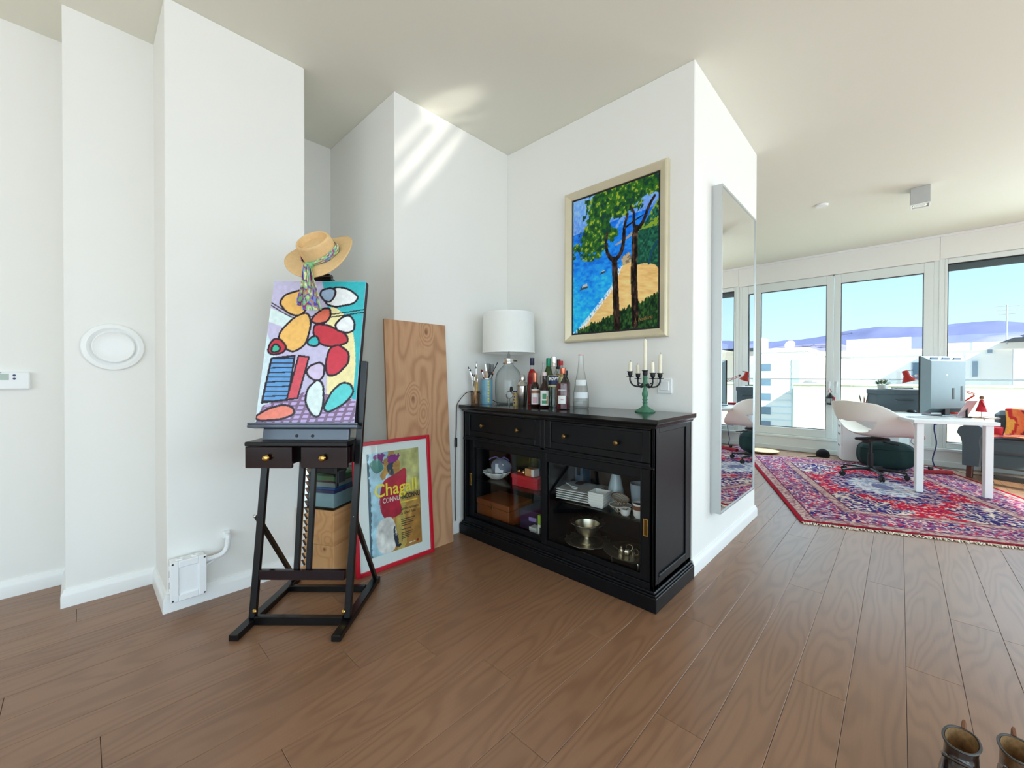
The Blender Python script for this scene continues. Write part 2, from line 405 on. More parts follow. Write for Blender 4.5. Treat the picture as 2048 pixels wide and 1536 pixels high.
# ============================================================ the room
H = 2.971
XI, XG, XF, XD, XP, X2 = -.058, .282, .9195, 1.388, 2.432, 3.8265
YL1, YL2, YL3, YE, YB, YM = 3.346, 3.0, 2.576, 3.336, 2.362, .868
XW, YS, XWEST, YN = 7.62, -4.0, -3.6, 3.6
def struct(name, m, mat, label, parent=None, **kw):
    o = m.build(name, mat, parent, **kw); tag(o, label, kind='structure'); return o
struct('ceiling', MB().box(XWEST - .1, XW + .12, YS - .1, YN + .1, H, H + .12), CEIL, 'warm white painted flat ceiling')
struct('wall_left', MB().box(XWEST - .1, XI, YL1, YN + .1, 0, H), WALL, 'white wall at the far left with the thermostat')
struct('wall_left_pier', MB().box(XI, XG, YL2, YN + .1, 0, H), WALL, 'white wall pier carrying the round vent')
struct('wall_left_column', MB().box(XG, XF, YL3, YN + .1, 0, H, .004), WALL, 'broad white wall pier behind the easel')
struct('wall_niche', MB().box(XF, XD, YE, YN + .1, 0, H), WALL, 'shaded white back of the narrow niche')
struct('wall_back', MB().box(XD, XP, YB, YN + .1, 0, H, .003), WALL, 'white wall behind the plywood board and lamp')
struct('wall_right', MB().box(XP, X2, YM, YN + .1, 0, H, .004), WALL, 'white wall block carrying the seascape and the tall mirror')
struct('wall_far', MB().box(X2, XW + .1, YN, YN + .1, 0, H), WALL, 'white wall of the study behind the mirror block')
struct('wall_west', MB().box(XWEST - .1, XWEST, 1.4, YN + .1, 0, H).box(XWEST - .1, XWEST, YS, 1.4, 2.55, H).box(XWEST - .1, XWEST, YS, 1.4, 0, .15), WALL, 'white wall behind the photographer')
for i, y in enumerate((-4.0, -2.65, -1.3, .05)):
    f = MB()
    for bx in ((y, y + .05, .15, 2.55), (y + 1.3, y + 1.35, .15, 2.55), (y + .05, y + 1.3, .15, .21), (y + .05, y + 1.3, 2.49, 2.55)): f.box(XWEST - .08, XWEST - .01, *bx, .004)
    o = struct('window_%d' % (20 + i), f, WINW, 'tall white window behind the photographer')
    MB().box(XWEST - .05, XWEST - .046, y + .05, y + 1.3, .21, 2.49).build('glass_pane', PANE, o, 0)

# floor: slab with every plank a piece of its own
fl = struct('floor', MB().box(XWEST - .1, XW + .1, YS - .1, YN + .1, -.12, -.014), P('subfloor', (60, 45, 35), .8), 'brown oak plank floor')
PW, Y0 = .1553, .132
pins = {0: 1.861, -2: 2.251, 1: 2.70, 3: 1.99, 5: 1.56, 2: 1.35, -4: 2.772, 4: .95, 10: .037, 13: -.194, 17: -.02, 6: 1.12, -1: 3.05, 7: .42, 8: 1.0, 9: .75, 11: .52, 12: .9}
plank_cache = {}
def plank_mesh(L):
    k = round(L, 3)
    if k not in plank_cache: plank_cache[k] = MB().box(0, L, 0, PW - .0012, -.014, 0, .0009).mesh('plank', OAK, 0)
    return plank_cache[k]
k0 = math.floor((YS - Y0) / PW); k1 = math.ceil((YL1 - Y0) / PW)
for k in range(k0, k1):
    y = Y0 + k * PW
    if y < -3.95: continue
    LEN = 2.2
    x = pins.get(k, random.uniform(0, LEN)); x -= math.ceil((x - XWEST) / LEN) * LEN
    while x < XW:
        xa = max(x, XWEST); xb = min(x + LEN, XW)
        if xb - xa > .05 and not (y > YM + .25 and X2 - .3 > xb and xa > XP + .2):
            o = link('plank', plank_mesh(xb - xa - .0012), fl); o.location = (xa, y, 0)
        x += LEN

# baseboards: one moulded profile swept round the corners
PROF = [(0, 0), (.018, 0), (.018, .055), (.0155, .066), (.011, .072), (.009, .080), (.006, .086), (0, .086)]
def baseboard(name, pts, label):
    m = MB(); n = len(pts); k = len(PROF); vs = []; fs = []
    P2 = [Vector(p) for p in pts]
    for i in range(n):
        d0 = (P2[i] - P2[i - 1]).normalized() if i else None
        d1 = (P2[i + 1] - P2[i]).normalized() if i < n - 1 else None
        if d0 is None: d0 = d1
        if d1 is None: d1 = d0
        n0 = Vector((d0.y, -d0.x)); n1 = Vector((d1.y, -d1.x)); o = (n0 + n1) / (1 + n0.dot(n1))
        for d, z in PROF: q = P2[i] + o * d; vs.append((q.x, q.y, z))
    for i in range(n - 1):
        for j in range(k):
            l = (j + 1) % k; fs.append((i * k + j, (i + 1) * k + j, (i + 1) * k + l, i * k + l))
    fs.append(tuple(range(k))); fs.append(tuple((n - 1) * k + j for j in range(k))[::-1])
    m.add(vs, fs); return struct(name, m, TRIM, label)
baseboard('baseboard_left', [(XWEST, YL1), (XI, YL1), (XI, YL2), (XG, YL2), (XG, YL3), (XF, YL3), (XF, YE)], 'white moulded skirting along the stepped left walls')
baseboard('baseboard_back', [(XF, YE), (XD, YE), (XD, YB), (XP, YB), (XP, YM), (X2, YM), (X2, YN)], 'white moulded skirting round the niche and mirror wall')

# ------------------------------------------------------------ window wall
def window(n, y0, y1, z0, z1, gl, label, handle=None, leaf=True, xin=XW):
    """leaf from y0 to y1 (y1>y0), glass rectangle gl=(gy0,gy1,gz0,gz1)"""
    gy0, gy1, gz0, gz1 = gl
    m = MB()
    for b in ((gy1, y1, z0, z1), (y0, gy0, z0, z1), (gy0, gy1, z0, gz0), (gy0, gy1, gz1, z1)):
        m.box(xin, xin + .07, b[0], b[1], b[2], b[3], .006)
    o = struct('window_%d' % n, m, WINW, label)
    g = MB()
    w_ = .008
    for b in ((gy1 - w_, gy1, gz0, gz1), (gy0, gy0 + w_, gz0, gz1), (gy0 + w_, gy1 - w_, gz0, gz0 + w_), (gy0 + w_, gy1 - w_, gz1 - w_, gz1)):
        g.box(xin + .012, xin + .06, b[0], b[1], b[2], b[3])
    g.build('gasket', GASK, o)
    MB().box(xin + .034, xin + .038, gy0 + .004, gy1 - .004, gz0 + .004, gz1 - .004).build('glass_pane', PANE, o, 0)
    if handle is not None:
        h = MB().box(xin - .012, xin, handle - .014, handle + .014, 1.00, 1.08, .005).box(xin - .055, xin - .012, handle - .008, handle + .008, 1.05, 1.066, .004)
        h.box(xin - .055, xin - .04, handle - .010, handle + .010, .90, 1.07, .006); h.build('handle', WHITEP, o)
    return o
window(1, .722, 1.745, .235, 2.645, (.803, 1.66, .355, 2.515), 'white glazed terrace door leaf nearest the mirror', .76)
window(2, -.303, .716, .235, 2.645, (-.213, .639, .355, 2.515), 'white glazed terrace door leaf behind the grey box', .675)
window(3, -1.62, -.40, .235, 2.66, (-1.56, -.428, .31, 2.595), 'wide fixed window right of the monitor')
window(4, -2.80, -1.74, .235, 2.66, (-2.74, -1.80, .31, 2.595), 'white window outside the frame beyond the sofa')
window(5, -3.96, -2.90, .235, 2.66, (-3.88, -2.98, .31, 2.595), 'white corner window outside the frame')
window(6, 1.80, 2.86, .235, 2.645, (1.88, 2.78, .355, 2.515), 'white glazed leaf hidden behind the mirror block')
m = MB()
for a, b in ((-.40, -.303), (-1.74, -1.62), (-2.90, -2.80), (-4.0, -3.96), (1.745, 1.80), (2.86, YN)): m.box(XW + .002, XW + .09, a, b, .2, 2.665, .004)
m.box(XW - .006, XW + .06, -.372, -.35, .2, 2.665, .003)
struct('wall_window_posts', m, WINW, 'white posts between the windows')
m = MB().box(XW - .02, XW + .1, YS, -.358, 2.662, H, .003).box(XW - .02, XW + .1, -.355, YN, 2.648, H, .003)
struct('wall_window_header', m, WALL, 'white lintel panel above the windows')
m = MB().box(XW - .03, XW + .1, YS, YN, 0, .2).box(XW - .05, XW + .08, YS, YN, .198, .236, .006).box(XW - .045, XW, YS, YN, 0, .07, .005)
struct('wall_window_sill', m, WINW, 'white plinth and sill under the windows')
struct('trim_1', MB().box(XW - .05, XW - .02, YS, YN, H - .03, H, .006), TRIM, 'thin white ceiling moulding above the windows')
struct('trim_2', MB().box(XW - .012, XW + .01, .708, .732, 2.635, 2.655, .003), P('grey_door_latch', (120, 122, 125), .4), 'grey latch at the top of the terrace doors')
tag(MB().box(XW + .055, XW + .075, -1.56, -.428, 2.505, 2.60, .006).build('roller_blind', P('dark_grey_blind', (72, 84, 92), .6, var=.08, scale=60)), 'dark grey rolled-up blind at the top of the wide window', 'blind')

# glazed south side, outside the frame: sky and sun come in here beside the added lamp
xs = [-3.5, -2.2, -.9, .4, 1.7, 3.0, 4.3, 5.6, 6.9, 7.62]
m = MB().box(XWEST, XW + .1, YS - .1, YS, 2.62, H).box(XWEST, XW + .1, YS - .1, YS, 0, .08)
struct('wall_south', m, WALL, 'white lintel and sill of the glazed side of the room')
for i in range(len(xs) - 1):
    a, b = xs[i], xs[i + 1]
    f = MB().box(a, a + .05, YS - .08, YS, .08, 2.62, .004).box(b - .05, b, YS - .08, YS, .08, 2.62, .004).box(a + .05, b - .05, YS - .08, YS, .08, .15, .004).box(a + .05, b - .05, YS - .08, YS, 2.55, 2.62, .004)
    o = struct('window_%d' % (7 + i), f, WINW, 'tall white glazed door on the sunny side of the room')
    MB().box(a + .05, b - .05, YS - .04, YS - .036, .15, 2.55).build('glass_pane', PANE, o, 0)
struct('wall_south_end', MB().box(XWEST - .1, -3.5, YS - .1, YS, 0, 2.62), WALL, 'short white wall end of the glazed side')

# spot lamps added in place of sun reflected up onto the wall and ceiling
def glint_lamp(loc, to, ang, sx, roll, e):
    l = bpy.data.lights.new('sun_glint_stand_in', 'SPOT'); l.energy = e; l.spot_size = math.radians(ang); l.spot_blend = .9; l.shadow_soft_size = .03; l.color = (1, .95, .85)
    o = bpy.data.objects.new('sun_glint_stand_in', l); COL.objects.link(o); o.location = loc
    q = (Vector(to) - Vector(loc)).to_track_quat('-Z', 'Y').to_matrix().to_4x4()
    o.matrix_world = T(*loc) @ q @ R(roll) @ Matrix.Diagonal((sx, 1, 1, 1))

for dx, ln, e in ((-.05, 9.5, 520), (.05, 11.5, 700), (.16, 11.0, 620)):
    glint_lamp((2.9, -2.6, .35), (1.56 + dx, YB, 2.72 - dx * .55), ln, .075, math.radians(-36), e)
glint_lamp((2.9, -2.6, .35), (1.70, 2.22, H), 3.6, .8, .2, 800)

# ============================================================ outside
OUT_W = P('sunlit_white_render', (240, 238, 232), .9, var=.03, scale=.4)
OUT_C = P('cream_render', (238, 230, 205), .9, var=.03, scale=.6)
OUT_B = P('pale_blue_cladding', (205, 222, 228), .7, var=.04, scale=1)
OUT_G = P('grey_gable_render', (165, 165, 168), .9, var=.04)
WGL = P('blue_grey_window_glass', (92, 120, 142), .15, var=.15, scale=2)
TEAL = P('teal_glazing', (160, 204, 204), .2, var=.08, scale=3)
ter = struct('floor_terrace', MB().box(XW + .1, 11.3, -9, 9, -.3, -.02), P('terrace_gravel', (196, 186, 160), .95, var=.35, scale=30, bump=.8, bscale=40), 'pale gravel terrace outside the windows')
tag(MB().box(11.3, 11.55, -14, 1.8, -3, .96, .01).box(11.26, 11.6, -14, 1.82, .96, 1.0, .008).build('terrace_parapet', OUT_C), 'cream rendered parapet wall at the edge of the terrace', 'parapet')
rl = thing('glass_railing', 'glass railing with slim grey top rail along the terrace edge', 'railing', (11.2, 0, 0))
MB().box(-.02, .02, -14, 9, 1.085, 1.11, .004).build('top_rail', P('grey_rail', (110, 118, 126), .4, .6), rl)
for i in range(12):
    MB().box(-.006, .006, -14 + i * 1.9 + .03, -14 + (i + 1) * 1.9 - .03, -.01, 1.085).build('glass_panel', PANE, rl, 0)
def building(name, label, mat, x0, x1, y0, y1, z1, wins, z0=-30, wmat=None, roof=.25, extra=None, band=None):
    t = thing(name, label, 'building', ((x0 + x1) / 2, (y0 + y1) / 2, z0))
    cx, cy = (x0 + x1) / 2, (y0 + y1) / 2
    b = MB().box(x0 - cx, x1 - cx, y0 - cy, y1 - cy, 0, z1 - z0)
    wl = b.build('wall', mat, t, 0)
    MB().box(x0 - cx - .12, x1 - cx + .12, y0 - cy - .12, y1 - cy + .12, z1 - z0 - roof, z1 - z0 + .05).build('roof_edge', mat, t, 0)
    for (a, c, d, e) in wins:
        wo_ = MB().box(x0 - cx - .05, x0 - cx + .02, a - cy, c - cy, d - z0, e - z0).build('window', WINW, t, 0)
        k = .06
        MB().box(x0 - cx - .07, x0 - cx - .045, min(a, c) - cy + k, max(a, c) - cy - k, d - z0 + k, e - z0 - k).build('pane', wmat or WGL, wo_, 0)
    if band:
        for zz in band: MB().box(x0 - cx - .03, x0 - cx + .01, y0 - cy, y1 - cy, zz - z0, zz - z0 + .08).build('cladding_joint', OUT_B, t, 0)
    return t
a_w = [(7.85, 8.9, z, z + .75) for z in (1.55, .32, -.95, -2.1, -3.3)]
bA = building('office_block', 'white clad office block with strip windows left of the terrace door', OUT_W, 40, 52, 5.5, 12, 3.45, a_w, band=[3 - .55 * i for i in range(12)])
MB().box(-6.08, -5.98, -2.85, -2.3, 25, 32.55).build('glazed_strip', TEAL, bA, 0)
MB().box(-6.0, -2, .2, 3.25, 33.4, 34.6).build('roof_room', OUT_W, bA, 0)
building('white_house', 'small white house with a slanting roof between the door leaves', OUT_W, 60, 70, 3.0, 7.4, 4.05, [])
bC = building('apartment_block', 'broad white apartment block seen behind the grey box', OUT_W, 30, 44, -1.5, 2.9, 2.55, [(-.85, -.35, .95, 1.95)])
MB().box(-6.2, 4, -1.1, 1.6, 32.5, 33.3).build('roof_storey', OUT_B, bC, 0)
bD = building('terraced_villa', 'white villa with grey gable and antenna in the wide window', OUT_W, 25, 29.5, -9, -1.3, 2.5, [(-2.32, -2.05, 1.1, 1.85), (-2.7, -2.45, 2.05, 2.4)])
MB().prism([(2.35, 32.5), (.2, 32.5), (-3.8, 33.2), (-3.8, 32.5)], -5.4, 4, M=Matrix(((0, 0, 1, 0), (1, 0, 0, 0), (0, 1, 0, 0), (0, 0, 0, 1)))).build('pitched_roof', OUT_W, bD, 0)
MB().box(-5.62, -5.5, 1.2, 2.4, 28, 32.1).build('grey_gable', OUT_G, bD, 0)
mm = MB().cyl((-3, 2.23, 32.4), (-3, 2.23, 33.9), .025, n=6)
for i, z in enumerate((33.85, 33.7, 33.55)): mm.cyl((-3, 2.23 - .3 + .05 * i, z), (-3, 2.23 + .3 - .05 * i, z), .012, n=6)
mm.build('antenna', P('antenna_metal', (170, 175, 180), .5, .5), bD)
bE = building('neighbour_terrace', 'cream neighbouring terrace house with a sliding window', OUT_C, 13.5, 16, -5, -.2, .72, [(-1.55, -1.0, -.2, .45), (-.85, -.55, -.6, .35)], roof=.1)
sd = MB(); sd.lathe([(0, 0), (.25, .05), (.42, .16)], 16, frame((44, 7.2, 3.95), (-1, .2, .4))); sd.cyl((44, 7.2, 3.501), (44, 7.2, 3.95), .03, n=6)
o = sd.build('satellite_dish', OUT_W); tag(o, 'white satellite dish on the office block roof', 'dish')
# far hills: a heightfield ridge with its own depth
def hills(name, label, X, pts, depth, mat, seed):
    ys = np.linspace(pts[0][0], pts[-1][0], 160); hs = np.interp(ys, [p[0] for p in pts], [p[1] for p in pts])
    hs = hs + (fbm(ys * .06, ys * 0, seed) - .5) * 3
    co = np.zeros((24, 160, 3)); tt = np.linspace(0, 1, 24)
    for j, t in enumerate(tt):
        k = math.sin(math.pi * (t * .5)) if t < 1 else 1
        co[j, :, 0] = X - depth * (1 - t) + (fbm(ys * .03, ys * 0 + j * .4, seed + 3) - .5) * 40
        co[j, :, 1] = ys; co[j, :, 2] = -60 + (hs + 60) * k + (fbm(ys * .05, ys * 0 + t * 5, seed + 5) - .5) * 14 * (1 - t)
    back = co[-1:].copy(); back[..., 0] += depth; back[..., 2] = -60
    co = np.concatenate([co, back]); c = np.zeros(co.shape)
    o = link(name, grid_mesh(name, co[:, ::-1], c, mat)); tag(o, label, 'hills', kind='structure'); return o
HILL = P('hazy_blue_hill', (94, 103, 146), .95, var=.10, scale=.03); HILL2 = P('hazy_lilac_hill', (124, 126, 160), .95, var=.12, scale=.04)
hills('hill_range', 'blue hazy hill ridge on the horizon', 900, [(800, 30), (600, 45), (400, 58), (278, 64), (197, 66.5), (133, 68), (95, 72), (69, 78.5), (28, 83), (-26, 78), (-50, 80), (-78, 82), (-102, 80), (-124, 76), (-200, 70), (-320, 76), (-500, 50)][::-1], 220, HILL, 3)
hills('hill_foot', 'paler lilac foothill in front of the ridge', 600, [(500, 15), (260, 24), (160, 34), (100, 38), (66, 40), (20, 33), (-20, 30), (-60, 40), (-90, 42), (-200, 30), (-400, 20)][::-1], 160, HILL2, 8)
struct('ground', MB().box(-80, 1200, -900, 1000, -31, -30), P('city_ground', (190, 180, 170), .95, var=.2, scale=.05), 'distant city ground far below the terrace')
# ============================================================ left walls: thermostat, vent, junction box
t = thing('thermostat', 'white thermostat with grey display on the far left wall', 'thermostat', (-.30, YL1, 1.12))
MB().box(-.13, .115, -.030, 0, -.045, .045, .005).build('body', WHITEP, t)
MB().box(-.08, .044, -.032, -.029, .004, .036, .001).build('display', P('lcd_grey_green', (170, 186, 176), .3), t)
for z in (.028, .010): MB().lathe([(.0055, 0), (.0055, .003), (.004, .004)], 12, frame((.062, -.029, z), (0, -1, 0))).build('button', P('navy_button', (60, 72, 110), .4), t)
MB().box(-.10, .02, -.0315, -.0295, .0395, .0415).build('slot', BLACKP, t)
t = thing('wall_vent', 'round white dish-shaped vent valve on the wall pier', 'vent', (.117, YL2, 1.297))
F = frame((0, 0, 0), (0, -1, 0))
MB().lathe([(.0, .004), (.118, .004), (.122, .008), (.118, .016), (.100, .019), (.090, .014), (.087, .012)], 56, F).build('outer_ring', TRIM, t)
MB().lathe([(.0, .013), (.05, .013), (.074, .016), (.082, .024), (.078, .027), (.070, .022), (.04, .019), (0, .018)], 56, F).build('dish', TRIM, t)
t = thing('junction_box', 'square white junction box with screwed lid on the broad pier', 'junction box', (.354, YL3 - .018, .168))
MB().box(-.066, .066, -.062, -.0, -.092, .092, .004).build('body', WHITEP, t)
l_ = MB().rect_frame(-.070, .070, -.096, .096, .032, -.076, -.062, .003).build('lid', WHITEP, t)
MB().box(-.0385, .0385, -.069, -.060, -.0645, .0645).build('lid_panel', WHITEP, l_)
for sx in (-1, 1):
    for sz in (-1, 1): MB().lathe([(.0042, 0), (.0042, .0015)], 10, frame((sx * .061, -.0755, sz * .087), (0, -1, 0))).build('screw', GASK, l_)
for i in range(2): MB().lathe([(.018, 0), (.016, .006), (.010, .007), (.008, .004)], 14, T(-.03 + .06 * i, -.034, .091)).build('cable_entry', WHITEP, t)
for i in range(3): MB().lathe([(.016, 0), (.014, .006), (.009, .007), (.008, .004)], 14, frame((-.065, -.034, -.055 + .055 * i), (-1, 0, 0))).build('cable_entry', WHITEP, t)
pts = Pic.smooth([(.064, .055), (.10, .056), (.138, .062), (.160, .085), (.166, .118), (.168, .14)], False, 5)
MB().tube([(x, -.032, z) for x, z in pts] + [(.169, -.012, .146)], .0125, 10).build('conduit', WHITEP, t)
MB().tube([(.064, -.022, .018), (.10, -.022, .034), (.14, -.024, .062)], .006, 8).build('cable', WHITEP, t)
MB().box(.155, .183, -.004, .018, .128, .166, .002).build('wall_plate', WHITEP, t)

# ============================================================ easel
EX, EY, ER = .598, 1.92, math.radians(-46.7)
t = thing('easel', 'dark lacquered wooden studio easel with two drawers', 'easel', (EX, EY, 0), ER)
LEAN = .115
def mast(z): return .13 + LEAN * z
for s_ in (-1, 1):
    MB().box(s_ * .222 - .021, s_ * .222 + .021, 0, .53, 0, .028, .003).build('runner', EBONY, t)
    top = 1.22 if s_ > 0 else .90
    MB().beam((s_ * .220, mast(.03), .028), (s_ * (.258 if s_ > 0 else .205), mast(top) - (.02 if s_ > 0 else 0), top), .030, .026, .003, (0, 1, 0)).build('mast', EBONY, t)
    MB().beam((s_ * .232, mast(.47), .48), (s_ * .225, .50, .03), .022, .018, .002, (1, 0, 0)).build('brace', EBONY, t)
    MB().lathe([(.010, 0), (.010, .004), (.006, .009), (0, .010)], 14, frame((s_ * .205, mast(.06) - .014, .062), (0, -1, 0))).build('bolt', BRASS, t)
    MB().lathe([(.008, 0), (.008, .004), (.005, .008), (0, .009)], 14, frame((s_ * .235, mast(.485) - .012, .485), (s_, -.6, 0))).build('bolt', STEEL, t)
MB().box(-.203, .203, .112, .140, .002, .040, .003).build('front_crossbar', EBONY, t)
MB().box(-.203, .203, .40, .425, .004, .034, .003).build('rear_crossbar', EBONY, t)
MB().box(-.201, .201, mast(.22) - .012, mast(.22) + .012, .195, .24, .003).build('lower_crossbar', MAHOG, t)
for x0 in (-.045, .012):
    MB().beam((x0 + .006, mast(.2) + .02, .20), (x0 + .006, mast(1.0) + .02, 1.0), .022, .024, .002, (0, 1, 0)).build('rack_rail', EBONY, t)
zz = []
for i in range(24):
    z = .25 + i * .03; zz += [(.0, z), (.013, z + .026)]
mr_ = MB()
poly = [(-.004, .25)] + [(-.004 + p[0], p[1]) for p in zz] + [(-.004, .97)]
for i in range(24):
    z = .25 + i * .03
    mr_.prism([(-.011, z), (.004, z + .004), (-.011, z + .028)], -.008, .008, M=Matrix(((1, 0, 0, -.002), (0, LEAN, -1, mast(0) + .012), (0, 1, 0, 0), (0, 0, 0, 1))))
mr_.build('toothed_rack', STEEL, t)
# drawer unit
MB().box(-.233, .233, .092, .25, .828, .848, .004).build('drawer_shelf', EBONY, t)
MB().box(-.225, .225, .20, .245, .735, .828, .002).build('drawer_case', EBONY, t)
for s_ in (-1, 1):
    d_ = MB().box(s_ * .127 - .106, s_ * .127 + .106, .098, .118, .728, .826, .003).box(s_ * .127 - .092, s_ * .127 + .092, .118, .20, .74, .815).build('drawer', MAHOG, t)
    MB().lathe([(.006, 0), (.006, .006), (.013, .010), (.0155, .017), (.012, .024), (.004, .028), (0, .028)], 20, frame((s_ * .127, .098, .778), (0, -1, 0))).build('knob', BRASS, d_)
# leaning canvas rest
TL = math.atan(.225)
CF = T(0, .205, .912) @ R(-TL, 'X')     # local z runs up the leaning plane, -y faces the painter
BLUEG = P('dark_wood_sky_sheen', (62, 70, 86), .3, var=.3, scale=10, spec=.7, coat=.6)  # dark wood whose blue-grey sky reflection is put into the base colour
MB().box(-.205, .205, -.012, .012, -.090, -.018, .003, CF).build('rest_panel', BLUEG, t)
for x0 in (-.04, .035): MB().lathe([(.007, 0), (.007, .003), (.004, .005), (0, .005)], 12, CF @ frame((x0, -.012, -.052), (0, -1, 0))).build('screw', GASK, t)
MB().box(-.258, .258, -.055, .014, -.018, -.002, .003, CF).box(-.258, .258, -.055, -.047, -.002, .006, .002, CF).build('canvas_ledge', BLUEG, t)
MB().box(-.024, .024, .034, .056, -.10, .80, .003, CF).build('centre_mast', EBONY, t)
MB().box(-.038, .052, -.03, .034, .738, .762, .005, CF).box(-.02, .03, .0, .034, .745, .79, .004, CF).build('top_clamp', EBONY, t)

# abstract painting on the easel: a plain stand-in in the same colours
pw, ph = .470, .728
pc = Pic(pw, ph, 170, 262, (206, 200, 232)); K = (38, 28, 44)
pc.put(pc.poly([(.52, 1), (1, 1), (1, 0), (.86, 0), (.9, .5), (.62, .78)]), (58, 190, 200))
pc.put(pc.poly(pc.smooth([(.62, .80), (.86, .70), (.96, .4), (.92, .1), (.72, .12), (.66, .5)])), (250, 238, 178))
pc.put(pc.poly([(0, .80), (.30, .72), (.34, .62), (0, .70)]), (226, 246, 246))
pc.put(pc.poly([(0, .0), (.14, 0), (.16, .40), (0, .62)]), (222, 242, 250))
for a, b, c in ((.84, .74, .79), (.82, .72, .77)): pc.put(pc.line(pc.smooth([(0, a), (.3, b), (.6, b + .01), (1, c)], False), .004), K)
lat = pc.poly([(0, 0), (1, 0), (1, .16), (.5, .22), (.05, .12)])
pc.put(lat, (198, 176, 226))
for i in range(-3, 16):
    q = pc.line([(i * .085, -.02), (i * .085 + .12, .24)], .009) | pc.line([(-.1, i * .03 - .02), (1.1, i * .03 + .03)], .006)
    pc.put(lat & q, (134, 108, 140))
def peb(x, y, rx, ry, col, rot=0.0, sq=1.0, wd=.007, out=K):
    pts = []
    for k in range(10):
        a = k * math.pi / 5; q = 1 + .10 * math.sin(3 * a + x * 20)
        px_ = rx * q * math.cos(a); py_ = ry * q * math.sin(a) * sq
        pts.append((x + px_ * math.cos(rot) - py_ * math.sin(rot), y + px_ * math.sin(rot) + py_ * math.cos(rot)))
    pc.blob(pts, col, out, wd)
peb(.26, .84, .15, .09, (252, 198, 112)); peb(.30, .62, .17, .12, (252, 198, 112), .5); peb(.74, .88, .17, .07, (245, 248, 250)); peb(.60, .90, .08, .05, (168, 196, 226))
peb(.56, .74, .10, .05, (232, 120, 96), .3); peb(.66, .60, .19, .07, (206, 58, 74), -.2); peb(.82, .68, .10, .06, (245, 248, 250)); peb(.76, .43, .12, .10, (214, 62, 82), .4)
peb(.50, .56, .06, .035, (60, 190, 196)); peb(.12, .52, .09, .055, (206, 58, 74)); peb(.11, .51, .045, .028, (70, 190, 160))
q = [(.08, .44), (.32, .46), (.30, .16), (.04, .14)]
pc.put(pc.poly(q), (104, 164, 222))
for k in range(10): pc.put(pc.poly(q) & pc.line([(0, .15 + k * .032), (.4, .155 + k * .032)], .004), K)
pc.put(pc.line(q + [q[0]], .007), K)
q = [(.36, .46), (.47, .45), (.40, .17), (.29, .16)]; pc.put(pc.poly(q), (222, 88, 102)); pc.put(pc.line(q + [q[0]], .006), K)
peb(.20, .07, .19, .045, (246, 140, 120), .12); peb(.56, .35, .09, .06, (222, 206, 238)); peb(.58, .17, .09, .12, (228, 246, 246), .2); peb(.82, .18, .15, .07, (96, 214, 216), .5)
pc.c = np.clip(pc.c * (1 + (fbm(pc.U * 30, pc.V * 45, 4) - .47)[..., None] * .14), 0, 255)
t = thing('canvas_painting', 'bright abstract canvas painting standing on the easel ledge', 'painting', (EX, EY, 0), ER)
BK = P('canvas_edge_black', (24, 22, 28), .6)
MB().box(-pw / 2, pw / 2, -.030, .004, .002, ph, .001, CF).build('stretcher', BK, t)
link('painted_canvas', pc.mesh('painted_canvas', colmat('gloss_acrylic_paint', .35, .15, 160, coat=.12), CF @ T(0, -.0312, .002)), t)

# ============================================================ straw hat with scarf on top of the easel
STRAW = P('straw_felt', (226, 190, 138), .8, var=.12, scale=60, bump=.4, bscale=260)
hc = Vector((EX, EY, 0)) + R(ER) @ Vector((.020, .30, 1.752))
t = thing('straw_hat', 'natural straw hat hung on top of the easel', 'hat', hc, ER)
HM = R(math.radians(-14), 'Y') @ R(math.radians(51), 'X')     # top of the crown tipped to the painter
def brim(u, v):
    a = 2 * math.pi * u; r = .082 + (.170 - .082) * v
    rx = r * (1.02 if True else 1); ry = r * .93
    up = .026 * v * v * abs(math.cos(a)) ** 2.4 - .012 * v * v * abs(math.sin(a)) ** 2
    return (rx * math.cos(a), ry * math.sin(a), up)
solid(MB().grid(brim, 56, 8, M=HM, cu=True).build('brim', STRAW, t, 60), .004)
cp = [(.083, 0), (.083, .03), (.081, .062), (.080, .082), (.076, .089), (.070, .088), (.065, .074), (.060, .062), (.03, .066), (0, .068)]
def crown(u, v):
    i = min(int(v * (len(cp) - 1)), len(cp) - 2); f = v * (len(cp) - 1) - i
    r = cp[i][0] * (1 - f) + cp[i + 1][0] * f; z = cp[i][1] * (1 - f) + cp[i + 1][1] * f; a = 2 * math.pi * u
    k = 1 + .10 * max(0, math.cos(a)) ** 6
    return (r * math.cos(a) * k, r * math.sin(a) * .92, z)
solid(MB().grid(crown, 48, 27, M=HM, cu=True).build('crown', STRAW, t, 60), .003)
SC = colmat('printed_scarf', .7, .2, 200)
pal = np.array([(88, 70, 170), (170, 30, 110), (120, 190, 130), (150, 200, 140), (176, 214, 150), (240, 226, 180), (120, 186, 150), (214, 130, 60), (120, 150, 210)], float)
def scarf_col(U, V, s):
    n = (vnoise(U * s, V * s, 11) * 13 + vnoise(U * s * 2.3, V * s * 2.3, 17) * 5).astype(int) % 9
    return pal[n]
def scarf(name, fn, nu, nv, s, th=.002):
    U, V = np.meshgrid(np.linspace(0, 1, nu), np.linspace(0, 1, nv)); co = np.array([[fn(u, v) for u in np.linspace(0, 1, nu)] for v in np.linspace(0, 1, nv)])
    o = link(name, grid_mesh(name, co, scarf_col(U * (2 if nu > nv else 1), V, s), SC), t); return solid(o, th)
def band(u, v):
    a = -2.1 + 5.6 * u; wv = .004 * math.sin(u * 40)
    r = .087 + .006 * math.sin(v * 3.1) + wv * .4; z = .002 + (.020 + .020 * math.sin(u * 3.1)) * v
    return tuple(HM @ Vector((r * math.cos(a) * (1 + .1 * max(0, math.cos(a)) ** 6), r * .93 * math.sin(a), z)))
scarf('scarf_band', band, 90, 12, 8)
